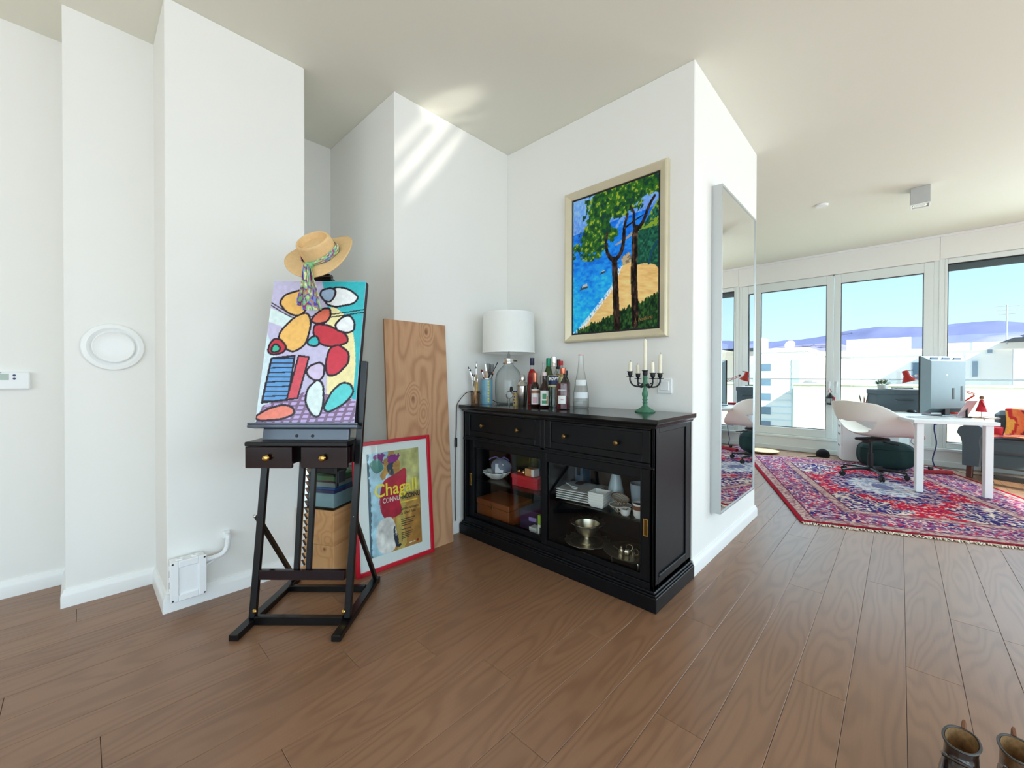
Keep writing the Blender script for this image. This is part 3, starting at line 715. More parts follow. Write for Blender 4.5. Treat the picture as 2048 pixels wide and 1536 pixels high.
kn = HM @ Vector((-.045, -.088, .012))
MB().lathe([(0, -.022), (.016, -.016), (.021, 0), (.016, .014), (0, .02)], 14, T(*kn) @ R(.5, 'X'), sx=1.1).build('scarf_knot', P('green_scarf_knot', (128, 190, 140), .7, var=.5, scale=90), t)
def tail(dx, L, w0, w1, ph0):
    def f(u, v):
        wd = w0 + (w1 - w0) * v ** .8
        e = HM @ Vector((-.045, -.155, -.012)); base = kn.lerp(e, min(1, v * 4))
        drop = max(0, v - .22) * L
        return (base.x + dx * v + (u - .5) * wd, base.y - .014 - .012 * math.sin(u * 7 + ph0) - .004 * math.sin(v * 9), base.z - drop)
    return f
scarf('scarf_tail', tail(.02, .20, .03, .095, 0), 40, 80, 5)
scarf('scarf_tail', tail(-.024, .17, .025, .06, 2.2), 30, 70, 5)

# ============================================================ plywood, poster, crates
BW, BH = .472, 1.51
t = thing('plywood_board', 'tall narrow sheet of knotty plywood leaning on the wall', 'board', (1.54, 2.243, 0))
PLY = woodmat('knotty_plywood', (140, 92, 62), (208, 164, 126), 2, 4.0, 26.0, .6, knots=4.6, spec=.25, long=.9, contrast=.6, fine=.6)
PLYE = P('plywood_edge', (176, 132, 96), .8, var=.3, scale=4, stretch=(1, 60, 1))
LB = R(-math.atan(.099 / BH), 'X')
MB().box(-BW / 2, BW / 2, 0, .004, 0, BH, .0005, LB).build('face_veneer', PLY, t)
MB().box(-BW / 2, BW / 2, .004, .016, 0, BH, 0, LB).build('core', PLYE, t)
FWD, FHT = .524, .762
t = thing('framed_poster', 'exhibition poster in a red frame leaning on the plywood', 'poster', (1.327, 2.206, 0), math.radians(-.5))
LP = R(-math.atan(.060 / FHT), 'X')
fr_ = MB().rect_frame(-FWD / 2, FWD / 2, 0, FHT, .022, 0, .022, .002, LP).build('frame', RED, t)
MB().box(-FWD / 2 + .02, FWD / 2 - .02, .012, .018, .02, FHT - .02, 0, LP).build('mount', P('white_mount_card', (232, 238, 234), .8, var=.01), t)
PX0, PX1, PZ0, PZ1 = -.175, .178, .085, .690
po = Pic(PX1 - PX0, PZ1 - PZ0, 130, 220, (186, 140, 70))
n1 = fbm(po.U * 4, po.V * 6, 21); n2 = fbm(po.U * 9, po.V * 13, 5)
po.put(po.U + n1 * .5 < .62, (168, 210, 226)); po.put((po.U + n1 * .3 > .72) & (po.V > .55), (190, 186, 120)); po.put((po.U > .55) & (po.V + n2 * .3 < .5), (176, 124, 58))
po.put((po.U > .5) & (po.U + n2 * .25 < .78) & (po.V < .75), (204, 176, 92))
po.put(po.poly(po.smooth([(.28, .70), (.5, .76), (.72, .80), (.70, .62), (.58, .52), (.60, .36), (.30, .34), (.20, .50)])), (176, 30, 54))
po.put(po.poly(po.smooth([(.14, .98), (.6, .99), (.52, .88), (.2, .90)])) & (n2 > .4), (128, 40, 120)); po.put(po.poly(po.smooth([(.05, .9), (.2, .94), (.3, .84), (.15, .8)])), (70, 130, 120))
po.put(po.poly(po.smooth([(.36, .86), (.55, .88), (.58, .78), (.42, .76)])) & (n2 > .42), (44, 60, 82))
po.put(po.poly(po.smooth([(.18, .32), (.4, .34), (.5, .18), (.44, .02), (.2, .02), (.12, .16)])), (226, 222, 216)); po.put(po.poly(po.smooth([(.44, .22), (.56, .24), (.6, .06), (.48, .04)])) & (n2 > .4), (36, 44, 62))
po.put(po.U + n2 * .1 < .09, (58, 96, 110))
po.c = np.clip(po.c * (1 + (n2 - .47)[..., None] * .5), 0, 255)
PYY = LP @ T((PX0 + PX1) / 2, .0112, PZ0)
pr_ = link('printed_sheet', po.mesh('printed_sheet', colmat('poster_print', .45), PYY), t)
YEL = P('poster_yellow_ink', (246, 222, 60), .5); INK = P('poster_dark_ink', (34, 50, 36), .5); WIN_ = P('poster_white_ink', (240, 236, 228), .5); GLD = P('poster_gold_ink', (238, 200, 70), .5)
TM = lambda x, z: LP @ T(x, .0105, z)
text('lettering', 'Chagall', .108, YEL, t, TM(-.138, .426), width=.288, bold=.0012)
text('lettering', 'CONNU', .042, WIN_, t, TM(-.085, .384), width=.112)
text('lettering', '-INCONNU', .042, INK, t, TM(.034, .384), width=.140, bold=.0012)
text('lettering', 'Galeries nationales', .026, INK, t, TM(.030, .316), width=.130, shear=.2)
text('lettering', 'du Grand Palais', .026, INK, t, TM(.030, .290), width=.108, shear=.2)
for i, (z, w_) in enumerate(((.258, .10), (.245, .085), (.232, .09), (.219, .06), (.196, .07), (.176, .08), (.165, .075), (.154, .06), (.143, .05))):
    MB().box(.033, .033 + w_, .0103, .0111, z, z + .0045, 0, LP).build('small_print_line', INK, t, 0)
MB().box(.035, .155, .0103, .0111, .362, .370, 0, LP).build('small_print_line', GLD, t, 0)
for a, b in ((.085, .105), (.11, .128)): MB().box(a, b, .0103, .0111, .104, .109, 0, LP).build('sponsor_mark', WIN_, t, 0)
MB().lathe([(.008, 0), (.008, .0008)], 16, LP @ frame((.146, .0112, .108), (0, -1, 0)), sy=1.0).build('sponsor_mark', P('sponsor_red', (150, 20, 30), .5), t)
MB().box(-FWD / 2 + .02, FWD / 2 - .02, .006, .0085, .02, FHT - .02, 0, LP).build('glazing', glassmat('poster_glazing', (252, 253, 253), (235, 240, 240), .7), t, 0)
PINE = woodmat('pine_wood', (176, 120, 72), (222, 172, 120), 0, 6.0, 16.0, .5, knots=5.0, spec=.3, contrast=.5, fine=.5)
def crate(name, label, z, h):
    t = thing(name, label, 'crate', (.986, 2.332, z), math.radians(28.4))
    w_, d_ = .30, .25
    for nm, bx in (('front_side', (0, w_, 0, .014, 0, h)), ('back_side', (0, w_, d_ - .014, d_, 0, h)), ('left_side', (0, .014, .014, d_ - .014, 0, h)), ('right_side', (w_ - .014, w_, .014, d_ - .014, 0, h)), ('base', (.014, w_ - .014, .014, d_ - .014, 0, .012))):
        MB().box(*bx, .002).build(nm, PINE, t)
    return t
crate('pine_crate', 'bottom pine crate standing on the floor behind the easel', 0, .176)
crate('pine_crate', 'upper pine crate stacked behind the easel, papers on it', .177, .198)
t = thing('plastic_box', 'clear plastic storage box of papers on the stacked crates', 'box', (1.0, 2.36, .3765), math.radians(28.4))
CP = glassmat('clear_plastic', (225, 235, 238), (180, 195, 200), 1.0, .05)
m = MB()
for bx in ((0, .26, 0, .003, .0, .20), (0, .26, .197, .2, .0, .20), (0, .003, .003, .197, 0, .2), (.257, .26, .003, .197, 0, .2), (.003, .257, .003, .197, 0, .003)): m.box(*bx)
m.build('tub', CP, t, 0)
MB().box(-.006, .266, -.006, 0, .192, .2).box(-.006, .266, .2, .206, .192, .2).box(-.006, 0, 0, .2, .192, .2).box(.26, .266, 0, .2, .192, .2).build('rim', CP, t, 0)
for i, (c_, z0, z1) in enumerate((((226, 232, 228), .005, .085), ((92, 84, 130), .086, .105), ((60, 110, 180), .106, .118), ((206, 196, 180), .119, .145), ((140, 40, 80), .146, .152), ((100, 150, 90), .153, .182))):
    MB().box(.012 + .004 * i, .245 - .006 * (i % 3), .010 + .003 * (i % 2), .185, z0, z1, .001).build('paper_bundle', P('papers_%d' % i, c_, .7, var=.2, scale=12), t, 0)
t = thing('black_clip_case', 'black plastic case on the clear storage box', 'case', (1.0, 2.36, .577), math.radians(28.4))
MB().box(-.004, .10, -.012, .14, .002, .07, .006).box(-.004, .02, -.018, -.009, -.07, .06, .004).build('body', BLACKP, t)
MB().box(.005, .075, -.022, -.012, -.05, .02, .004).build('latch', P('charcoal_plastic', (44, 47, 52), .4), t)
# ============================================================ sideboard (faces -x)
SX0, SX1, SY0, SY1 = 1.925, 2.408, .868, 2.318
SB = thing('sideboard', 'black sideboard with two drawers and sliding glass doors', 'sideboard', (SX0, SY0, 0))
D, Wd = SX1 - SX0, SY1 - SY0           # depth along x, width along y
def sb(name, mat, *bx, b=.002, parent=SB, smooth=35):
    m = MB()
    for q in bx: m.box(*q, b)
    return m.build(name, mat, parent, smooth)
# plinth and moulding
m = MB().box(-.022, D, -.022, Wd + .020, 0, .072, .003).box(-.016, D, -.016, Wd + .014, .072, .082, .003).box(-.008, D, -.008, Wd + .008, .082, .094, .004)
m.build('plinth', BLACK, SB)
# moulded top
prof = [(-.005, .893), (-.010, .899), (-.012, .906), (-.024, .916), (-.028, .922), (-.028, .940)]
m = MB()
for i in range(len(prof) - 1):
    (a, z0), (b_, z1) = prof[i], prof[i + 1]
    def ring(d, z): return [(d, d * 1.0, z), (D, d, z), (D, Wd - d if Wd - d < Wd + .019 else Wd + .019, z), (d, Wd - d if Wd - d < Wd + .019 else Wd + .019, z)]
    m.add(ring(a, z0) + ring(b_, z1), [(0, 1, 5, 4), (1, 2, 6, 5), (2, 3, 7, 6), (3, 0, 4, 7)])
m.add(ring(-.005, .893), [(3, 2, 1, 0)]); m.add(ring(-.028, .940), [(0, 1, 2, 3)])
m.build('top', BLKTOP, SB, 25)
# carcass
sb('bottom_panel', BLACK, (0, D, 0, Wd, .094, .118)); sb('back_panel', BLACK, (D - .012, D, 0, Wd, .118, .893)); sb('divider', BLACK, (.06, D - .012, .70, .716, .118, .893)); sb('drawer_floor', BLACK, (.03, D - .012, .02, Wd - .02, .690, .702))
for y0, nm in ((0, 'right_side'), (Wd - .02, 'left_side')):
    sg = -1 if y0 == 0 else 1; ya, yb = (0, .02) if y0 == 0 else (Wd - .02, Wd)
    yo = (0, .008) if y0 == 0 else (Wd - .008, Wd); yi = (.008, .02) if y0 == 0 else (Wd - .02, Wd - .008)
    o = sb(nm, BLACK, (0, D, *yi, .094, .893), b=.001)
    sb('stile', BLACK, (0, .055, *yo, .094, .893), parent=o); sb('stile', BLACK, (D - .075, D, *yo, .094, .893), parent=o)
    sb('rail', BLACK, (.055, D - .075, *yo, .868, .893), parent=o); sb('rail', BLACK, (.055, D - .075, *yo, .094, .150), parent=o)
    yb_ = (-.004, .008) if y0 == 0 else (Wd - .008, Wd + .004)
    sb('bead', BLACK, (.055, D - .075, *yb_, .146, .158), parent=o, b=.003)
# face frame
for a, b_ in ((0, .022), (.690, .722), (Wd - .022, Wd)): sb('face_stile', BLACK, (0, .022, a, b_, .094 if a != .690 else .69, .893))
sb('face_rail', BLACK, (0, .022, .022, Wd - .022, .700, .716)); sb('face_rail', BLACK, (-.006, .02, .0, Wd, .690, .702), b=.003); sb('face_rail', BLACK, (0, .022, .022, Wd - .022, .884, .893)); sb('face_rail', BLACK, (0, .03, .022, Wd - .022, .118, .128))
# drawers
for y0, y1, knobs in ((.024, .688, (.205, .538)), (.724, Wd - .024, (.909, 1.243))):
    z0, z1 = .719, .882; f_ = .042
    o = sb('drawer', BLACK, (.010, .020, y0 + f_, y1 - f_, z0 + f_ * .9, z1 - f_ * .35), b=.001)
    sb('drawer_frame', BLACK, (.002, .02, y0, y0 + f_, z0, z1), (.002, .02, y1 - f_, y1, z0, z1), (.002, .02, y0 + f_, y1 - f_, z0, z0 + f_ * .9), (.002, .02, y0 + f_, y1 - f_, z1 - f_ * .35, z1), parent=o)
    for k in knobs: MB().lathe([(.006, 0), (.005, .010), (.010, .013), (.0135, .019), (.012, .026), (.006, .030), (0, .031)], 18, frame((.010, k, .802), (-1, 0, 0))).build('knob', ABRASS, o)
# sliding doors: right one in front
def door(nm, y0, y1, x0, pull_y, sl, sr):
    z0, z1 = .130, .690
    o = thing('x', None, None); bpy.data.objects.remove(o)
    o = sb(nm, BLACK, (x0, x0 + .020, y0, y0 + sr, z0, z1), (x0, x0 + .020, y1 - sl, y1, z0, z1), (x0, x0 + .020, y0 + sr, y1 - sl, z0, z0 + .028), (x0, x0 + .020, y0 + sr, y1 - sl, z1 - .052, z1))
    sb('glass', SBGLASS, (x0 + .009, x0 + .012, y0 + sr - .003, y1 - sl + .003, z0 + .025, z1 - .05), b=0, parent=o, smooth=0)
    MB().rect_frame(y0 + sr - .001, y1 - sl + .001, z0 + .027, z1 - .051, .005, 0, .004, .0008, Matrix(((0, 1, 0, x0 - .002), (1, 0, 0, 0), (0, 0, 1, 0), (0, 0, 0, 1)))).build('glazing_bead', BLACK, o)
    pm = Matrix(((0, 1, 0, x0 - .003), (1, 0, 0, 0), (0, 0, 1, 0), (0, 0, 0, 1)))
    pu = MB().rect_frame(pull_y - .012, pull_y + .012, .354, .441, .005, 0, .006, .001, pm).build('pull', BRASS, o)
    MB().box(x0 - .0005, x0 + .002, pull_y - .008, pull_y + .008, .358, .437).build('pull_recess', P('dark_brass_' + nm, (110, 86, 44), .4, 1.0), pu)
door('right_door', .024, .715, .004, .046, .036, .046); door('left_door', .70, Wd - .024, .028, Wd - .052, .062, .036)
SHG = glassmat('shelf_glass', (200, 225, 218), (120, 160, 150), 1.0)
for a, b_ in ((.022, .698), (.718, Wd - .022)): MB().box(.065, D - .03, a, b_, .390, .398).build('glass_shelf', SHG, SB, 0)
SHZ, BOZ, TOZ = .3985, .1185, .9405

# ------------------------------------------------------------ crockery behind the right door
def square_plate(name, label, x, y, z, w_, h_, rz, group=None):
    m = MB(); k = w_ / 2
    r0, r1, r2 = k * .55, k * .72, k
    rings = [(r0, 0), (r1, .002), (r2, h_), (r2, h_ + .0035), (r2 - .002, h_ + .004), (r1, .006), (r0, .004)]
    vs = []; fs = []
    for r, zz in rings: vs += [(-r, -r, zz), (r, -r, zz), (r, r, zz), (-r, r, zz)]
    for i in range(len(rings) - 1):
        for j in range(4): fs.append((i * 4 + j, i * 4 + (j + 1) % 4, (i + 1) * 4 + (j + 1) % 4, (i + 1) * 4 + j))
    fs.append((3, 2, 1, 0)); e = (len(rings) - 1) * 4; fs.append((e, e + 1, e + 2, e + 3))
    o = m.add(vs, fs).build(name, CERAM, None, 30); o.location = (x, y, z); o.rotation_euler = (0, 0, rz); tag(o, label, 'bowl' if 'bowl' in name else 'plate', group); return o
ordn = ['lowest', 'second lowest', 'middle', 'second highest', 'topmost']
for i in range(5): square_plate('square_plate', '%s white square plate in the stack behind the right glass door' % ordn[i].capitalize() if False else ordn[i] + ' white square plate in the tall stack on the glass shelf', 2.13, 1.432, SHZ + i * .0135, .225, .007, math.radians(8), 'stack of white square plates')
for i in range(4): square_plate('square_dish', ['lowest', 'second lowest', 'third', 'topmost'][i] + ' small square dish in the stack behind the bowls', 2.27, 1.33, SHZ + i * .0125, .14, .007, math.radians(20), 'stack of small square dishes')
for i in range(5): square_plate('square_bowl', ordn[i] + ' white square bowl in the nested stack on the shelf', 2.055, 1.255, SHZ + i * .0135, .098, .030, math.radians(6), 'nested square bowls')
def lathe_thing(name, label, cat, prof, loc, mat, n=28, rz=0, sx=1, sy=1, group=None, smooth=40):
    o = MB().lathe(prof, n, sx=sx, sy=sy).build(name, mat, None, smooth); o.location = loc; o.rotation_euler = (0, 0, rz); return tag(o, label, cat, group)
o = MB().lathe([(.0, .004), (.03, .004), (.05, .012), (.046, .016), (.028, .009), (0, .008)], 24, sx=1, sy=.5).build('black_dish', BLACKP); o.location = (2.17, 1.46, SHZ + .066); tag(o, 'black oblong dish lying on the plate stack', 'dish')
t = thing('porcelain_spoon', 'white porcelain spoon lying on the plate stack', 'spoon', (2.06, 1.43, SHZ + .0645), math.radians(70))
MB().lathe([(0, .003), (.016, .005), (.022, .013), (.019, .013), (.014, .008), (0, .007)], 18, sx=1.3, sy=.9).build('bowl', CERAM, t); MB().tube([(.024, 0, .011), (.06, 0, .016), (.09, 0, .018)], [.007, .005, .006], 8, flat=.5).build('handle', CERAM, t)
CELA = P('pale_blue_grey_glaze', (186, 202, 206), .12, var=.03)
lathe_thing('cone_vase', 'pale blue-grey cone vase standing on the glass shelf', 'vase', [(.0, 0), (.060, 0), (.061, .006), (.052, .045), (.030, .150), (.024, .172), (.026, .175), (.023, .175), (.028, .150), (.05, .045), (.055, .01), (0, .008)], (2.19, 1.225, SHZ), CELA)
lathe_thing('tall_beaker', 'pale blue-grey straight beaker beside the cone vase', 'cup', [(0, 0), (.040, 0), (.042, .01), (.052, .135), (.053, .14), (.050, .14), (.039, .012), (0, .01)], (2.19, 1.075, SHZ), P('grey_blue_stoneware', (170, 184, 194), .3, var=.03))
ZIG = bpy.data.materials.new('zigzag_bowl_glaze'); ZIG.use_nodes = True
_t = ZIG.node_tree; _p = _t.nodes['Principled BSDF']; _tc = _t.nodes.new('ShaderNodeTexCoord'); _w = _t.nodes.new('ShaderNodeTexWave'); _w.inputs['Scale'].default_value = 60; _w.bands_direction = 'DIAGONAL'
_r = _t.nodes.new('ShaderNodeValToRGB'); _r.color_ramp.interpolation = 'CONSTANT'; _r.color_ramp.elements[0].color = (*lin((60, 58, 50)), 1); _r.color_ramp.elements[1].color = (*lin((214, 206, 186)), 1); _r.color_ramp.elements[1].position = .5
_t.links.new(_tc.outputs['Object'], _w.inputs[0]); _t.links.new(_w.outputs[0], _r.inputs[0]); _t.links.new(_r.outputs[0], _p.inputs['Base Color']); _p.inputs['Roughness'].default_value = .25
BROWN = P('brown_glaze', (120, 74, 52), .25)
bp_ = [(0, 0), (.026, 0), (.028, .004), (.046, .018), (.060, .034), (.0615, .036), (.058, .036), (.043, .021), (.02, .008), (0, .007)]
o = MB().lathe(bp_, 36).build('zigzag_bowl', ZIG); o.location = (2.06, 1.125, SHZ); tag(o, 'bowl with black and cream zigzag glaze on the shelf', 'bowl')
MB().lathe([(.0595, .034), (.063, .0375), (.0595, .039), (.057, .0365)], 36, close=True).build('rim', CERAM, o)
o = MB().lathe(bp_, 36).build('zigzag_bowl', ZIG); o.location = (2.065, 1.135, SHZ + .0455); o.rotation_euler = (math.radians(14), math.radians(-12), .4); o.scale = (.82, .82, .9); tag(o, 'smaller tilted zigzag bowl resting in the larger one', 'bowl')
MB().lathe([(.0595, .034), (.063, .0375), (.0595, .039), (.057, .0365)], 36, close=True).build('rim', BROWN, o)
lathe_thing('tea_bowl', 'tiny white tea bowl at the front of the shelf', 'bowl', [(0, 0), (.018, 0), (.024, .008), (.030, .034), (.031, .036), (.0285, .036), (.021, .010), (0, .008)], (2.025, 1.075, SHZ), CERAM)
o = MB().lathe([(0, 0), (.024, 0), (.032, .012), (.036, .045)], 28).lathe([(.036, .045), (.037, .068)], 28, mi=1).lathe([(.037, .068), (.0375, .078), (.035, .078), (.032, .03), (0, .012)], 28).build('banded_cup', [CERAM, BROWN]); o.location = (2.04, 1.0, SHZ); tag(o, 'white cup with a brown band at the shelf end', 'cup')
t = thing('grey_folder_box', 'slate grey box file standing at the back of the shelf', 'box', (2.30, 1.53, SHZ)); MB().box(-.05, .05, -.03, .03, 0, .20, .003).build('case', P('slate_card', (84, 100, 116), .6), t); MB().box(-.052, -.05, -.012, .012, .10, .16).build('label_card', P('dark_card', (30, 34, 40), .6), t)
# silver on the bottom panel
def scallop(R_, n_, amp, z0, dz, w_):
    m = MB()
    def f(u, v):
        a = 2 * math.pi * u; r = R_ - w_ + w_ * v; r *= 1 + amp * v * math.cos(n_ * a)
        return (r * math.cos(a), r * math.sin(a), z0 + dz * v + .003 * v * math.cos(n_ * a))
    return m.grid(f, n_ * 8, 4, cu=True)
t = thing('silver_tray', 'round scalloped silver tray under the pedestal bowl', 'tray', (2.13, 1.385, BOZ + .012))
MB().lathe([(0, 0), (.095, 0), (.10, .006), (.094, .007), (0, .004)], 40).build('dish', SILVER, t); solid(scallop(.135, 14, .03, .006, .010, .037).build('scalloped_rim', SILVER, t, 60), .002)
for i in range(3): MB().lathe([(0, -.012), (.006, -.011), (.006, 0), (0, .001)], 10, T(.075 * math.cos(i * 2.1), .075 * math.sin(i * 2.1), 0)).build('foot', SILVER, t)
t = thing('pedestal_bowl', 'silver footed bowl with scalloped rim on the round tray', 'bowl', (2.13, 1.385, BOZ + .0175))
MB().lathe([(0, 0), (.045, 0), (.047, .006), (.034, .014), (.022, .026), (.022, .036), (.03, .042)], 36).build('foot', SILVER, t)
MB().lathe([(0, .042), (.03, .042), (.056, .058), (.070, .085), (.076, .115), (.073, .115), (.066, .088), (.05, .062), (0, .052)], 40).build('bowl', SILVER, t)
solid(scallop(.104, 12, .05, .112, .010, .031).build('scalloped_rim', SILVER, t, 60), .002)
t = thing('oval_tray', 'oval silver tray on little feet at the right end', 'tray', (2.085, 1.075, BOZ + .042))
MB().lathe([(0, 0), (.115, 0), (.122, .007), (.150, .018), (.153, .021), (.149, .022), (.118, .010), (0, .005)], 48, sx=.85, sy=1.0).build('dish', SILVER, t)
for i in range(4): a = .785 + i * 1.571; MB().tube([(.085 * math.cos(a), .10 * math.sin(a), .004), (.095 * math.cos(a), .112 * math.sin(a), -.015), (.09 * math.cos(a), .106 * math.sin(a), -.041)], [.006, .004, .005], 8).build('foot', SILVER, t)
for i, (dx, dy, a, lb) in enumerate(((-.02, .01, .3, 'silver napkin ring at the front of the oval tray'), (.02, -.03, 1.3, 'silver napkin ring beside the salt pot'), (.045, .03, 2.1, 'silver napkin ring at the back of the oval tray'))):
    o = MB().lathe([(.016, -.009), (.018, -.009), (.018, .009), (.016, .009)], 22, R(math.pi / 2, 'X'), close=True).build('napkin_ring', SILVER); o.location = (2.085 + dx, 1.075 + dy, BOZ + .042 + .0235); o.rotation_euler = (0, 0, a); tag(o, lb, 'napkin ring', 'silver napkin rings')
lathe_thing('salt_pot', 'small silver salt pot standing on the oval tray', 'pot', [(0, 0), (.012, 0), (.016, .008), (.013, .022), (.008, .028), (.010, .034), (.004, .042), (0, .043)], (2.06, 1.115, BOZ + .0485), SILVER)
t = thing('silver_ladle', 'silver spoon lying along the oval tray', 'spoon', (2.03, 1.09, BOZ + .062), math.radians(60)); MB().lathe([(0, 0), (.012, .001), (.016, .005), (0, .004)], 16, sx=1.4).build('bowl', SILVER, t); MB().tube([(.02, 0, .004), (.06, 0, .008), (.10, 0, .006)], [.003, .002, .004], 8).build('handle', SILVER, t)

# ------------------------------------------------------------ things behind the left door
t = thing('fluted_bowl', 'white fluted porcelain bowl on the left glass shelf', 'bowl', (2.10, 2.145, SHZ))
def flut(u, v):
    a = 2 * math.pi * u; r = .035 + .065 * v ** .8; k = 1 + .07 * v * math.cos(12 * a); return (r * k * math.cos(a), r * k * math.sin(a), .002 + .052 * v ** 1.3)
solid(MB().grid(flut, 96, 8, cu=True).build('fluted_wall', CERAM, t, 60), .003); MB().lathe([(0, .0), (.036, .0), (.036, .004), (0, .004)], 30).build('base', CERAM, t)
t = thing('cloth_bundle', 'grey-blue cloth bundle with paper ribbon in the fluted bowl', 'cloth', (2.12, 2.12, SHZ + .026), .5)
def bund(u, v):
    a = 2 * math.pi * u; b_ = math.pi * (v - .5); r = .058 * math.cos(b_) * (1 + .10 * math.sin(5 * a + 6 * v)); return (r * math.cos(a), r * 1.25 * math.sin(a), .062 + .062 * math.sin(b_))
MB().grid(bund, 40, 16, cu=True).build('cloth', P('grey_blue_felt', (120, 132, 150), .9, var=.2), t, 60)
MB().box(-.062, -.056, -.03, .03, .02, .085, .001, R(.1, 'Y')).build('gift_tag', P('white_card', (226, 232, 238), .7), t)
for s_ in (-1, 1): MB().tube([(-.02, 0, .12), (-.035, s_ * .03, .138), (-.05, s_ * .06, .130), (-.055, s_ * .075, .118)], .004, 6).build('ribbon_end', P('lilac_ribbon', (110, 100, 170), .5), t)
t = thing('red_box', 'glossy red gift box on the left glass shelf', 'box', (2.15, 1.83, SHZ)); MB().box(-.10, .10, -.115, .115, 0, .062, .002).build('base', RED, t); MB().box(-.104, .104, -.119, .119, .050, .078, .002).build('lid', RED, t)
t = thing('copper_ornament', 'copper leaf ornament on top of the red box', 'ornament', (2.10, 1.90, SHZ + .079))
for k in range(3): MB().lathe([(0, 0), (.016, .004), (.02, .016), (.012, .028), (0, .030)], 16, T(.012 * math.cos(k * 2.1), .022 * math.sin(k * 2.1), 0) @ R(.3 * k, 'X')).build('bead', P('polished_copper_%d' % k, (206, 150, 110), .12, 1.0), t)
t = thing('wooden_block', 'small pale wooden box with white end on the red box', 'box', (2.09, 1.80, SHZ + .079)); MB().box(-.03, .03, -.02, .035, 0, .05, .002).build('body', PINE, t); MB().box(-.03, .03, -.045, -.02, 0, .05, .002).build('white_end', CERAM, t)
lathe_thing('green_tin', 'dark green tin at the back of the left shelf', 'tin', [(0, 0), (.042, 0), (.042, .145), (.044, .145), (.044, .165), (.040, .168), (0, .168)], (2.33, 1.98, SHZ), P('dark_green_tin', (52, 74, 36), .35))
t = thing('wooden_chest', 'reddish wooden chest on the cabinet bottom, left', 'chest', (2.12, 2.09, BOZ)); TEAK = P('reddish_teak', (126, 66, 30), .4, var=.25, scale=12, stretch=(1, .15, 1))
MB().box(-.12, .12, -.16, .16, 0, .10, .003).build('body', TEAK, t); MB().box(-.124, .124, -.164, .164, .102, .140, .004).build('lid', TEAK, t); MB().box(-.128, -.122, -.012, .012, .09, .12, .001).build('clasp', ABRASS, t)
t = thing('purple_box', 'dark purple cardboard box beside the wooden chest', 'box', (2.18, 1.80, BOZ), math.radians(8)); MB().box(-.11, .11, -.09, .09, 0, .125, .002).build('carton', P('dark_purple_card', (46, 28, 60), .5), t); MB().box(-.112, -.11, -.04, .02, .06, .085).build('printed_band', P('lilac_print', (150, 130, 190), .5), t)
t = thing('green_white_carton', 'upright white and lime green carton by the door post', 'carton', (2.02, 1.64, BOZ)); MB().box(-.03, .03, -.022, .022, 0, .09, .001).build('white_half', P('white_carton', (226, 230, 220), .5), t); MB().box(-.03, .03, -.022, .022, .09, .15, .001).build('green_half', P('lime_print', (150, 190, 50), .5), t); MB().box(-.0315, -.03, -.004, .006, .03, .075).build('dark_print', INK, t)
t = thing('small_white_box', 'small white box next to the lime green carton', 'box', (2.03, 1.715, BOZ)); MB().box(-.025, .025, -.03, .03, 0, .035, .001).build('base', P('white_box_card', (210, 212, 206), .6), t); MB().box(-.027, .027, -.032, .032, .03, .052, .001).build('lid', P('grey_white_card', (196, 200, 196), .6), t)

# ============================================================ things standing on the sideboard
# table lamp
t = thing('table_lamp', 'table lamp with glass jug base and white drum shade', 'lamp', (2.20, 2.125, TOZ))
jug = [(0, .002), (.078, .002), (.092, .008), (.098, .03), (.101, .09), (.101, .16), (.098, .20), (.086, .238), (.062, .268), (.044, .284), (.037, .294), (.036, .305)]
MB().lathe(jug, 40).build('glass_body', CLEAR, t); MB().lathe([(0, .008), (.074, .008), (.086, .013), (.07, .014), (0, .012)], 36).build('glass_base', CLEAR, t)
MB().lathe([(0, .300), (.043, .300), (.044, .303), (.044, .337), (.041, .341), (.016, .343), (.014, .36), (.010, .375), (0, .376)], 12).build('collar', CHROME, t, 25)
MB().lathe([(.006, 0), (.004, .012), (.0055, .014), (.0055, .02), (0, .021)], 10, frame((.03, -.032, .322), (.7, -.7, 0))).build('switch_knob', ABRASS, t)
SHADE = P('white_linen_shade', (236, 238, 234), .9, var=.03, scale=200, stretch=(1, 1, .1))
sh = MB().lathe([(.193, .380), (.195, .380), (.190, .672), (.188, .672)], 56, close=True).build('shade', SHADE, t)
MB().lathe([(.190, .380), (.1965, .380), (.1965, .390), (.190, .390)], 56, close=True).build('shade_trim', TRIM, sh); MB().lathe([(.186, .664), (.1915, .664), (.1915, .674), (.186, .674)], 56, close=True).build('shade_trim', TRIM, sh)
MB().tube([(0, 0, .376), (0, 0, .676)], .004, 8).tube([(-.186, 0, .655), (0, 0, .668), (.186, 0, .655)], .002, 6).tube([(0, -.186, .655), (0, 0, .668), (0, .186, .655)], .002, 6).build('harp', CHROME, t)
MB().lathe([(0, .672), (.010, .674), (.012, .682), (.007, .690), (0, .692)], 16).build('finial', CHROME, t)
cd = Pic.smooth([(2.27, 2.16, .30), (2.30, 2.25, .30), (2.30, 2.33, .26)], False, 4) if False else None
pts3 = [(2.17, 2.21, .945), (2.06, 2.29, 1.02), (1.98, 2.325, 1.03), (1.93, 2.332, 1.0), (1.895, 2.3495, .945), (1.888, 2.350, .90), (1.885, 2.349, .78), (1.88, 2.348, .70)]
pm3 = [Vector(p) - Vector((2.20, 2.125, TOZ)) for p in [tuple(q) for q in Pic.smooth(pts3, False, 5)]]
MB().tube(pm3, .0028, 6).build('cord', BLACKP, t)
sw = Vector((1.88, 2.348, .66)) - Vector((2.20, 2.125, TOZ))
MB().box(sw.x - .010, sw.x + .010, sw.y - .008, sw.y + .008, sw.z - .032, sw.z + .04, .005).build('cord_switch', BLACKP, t)
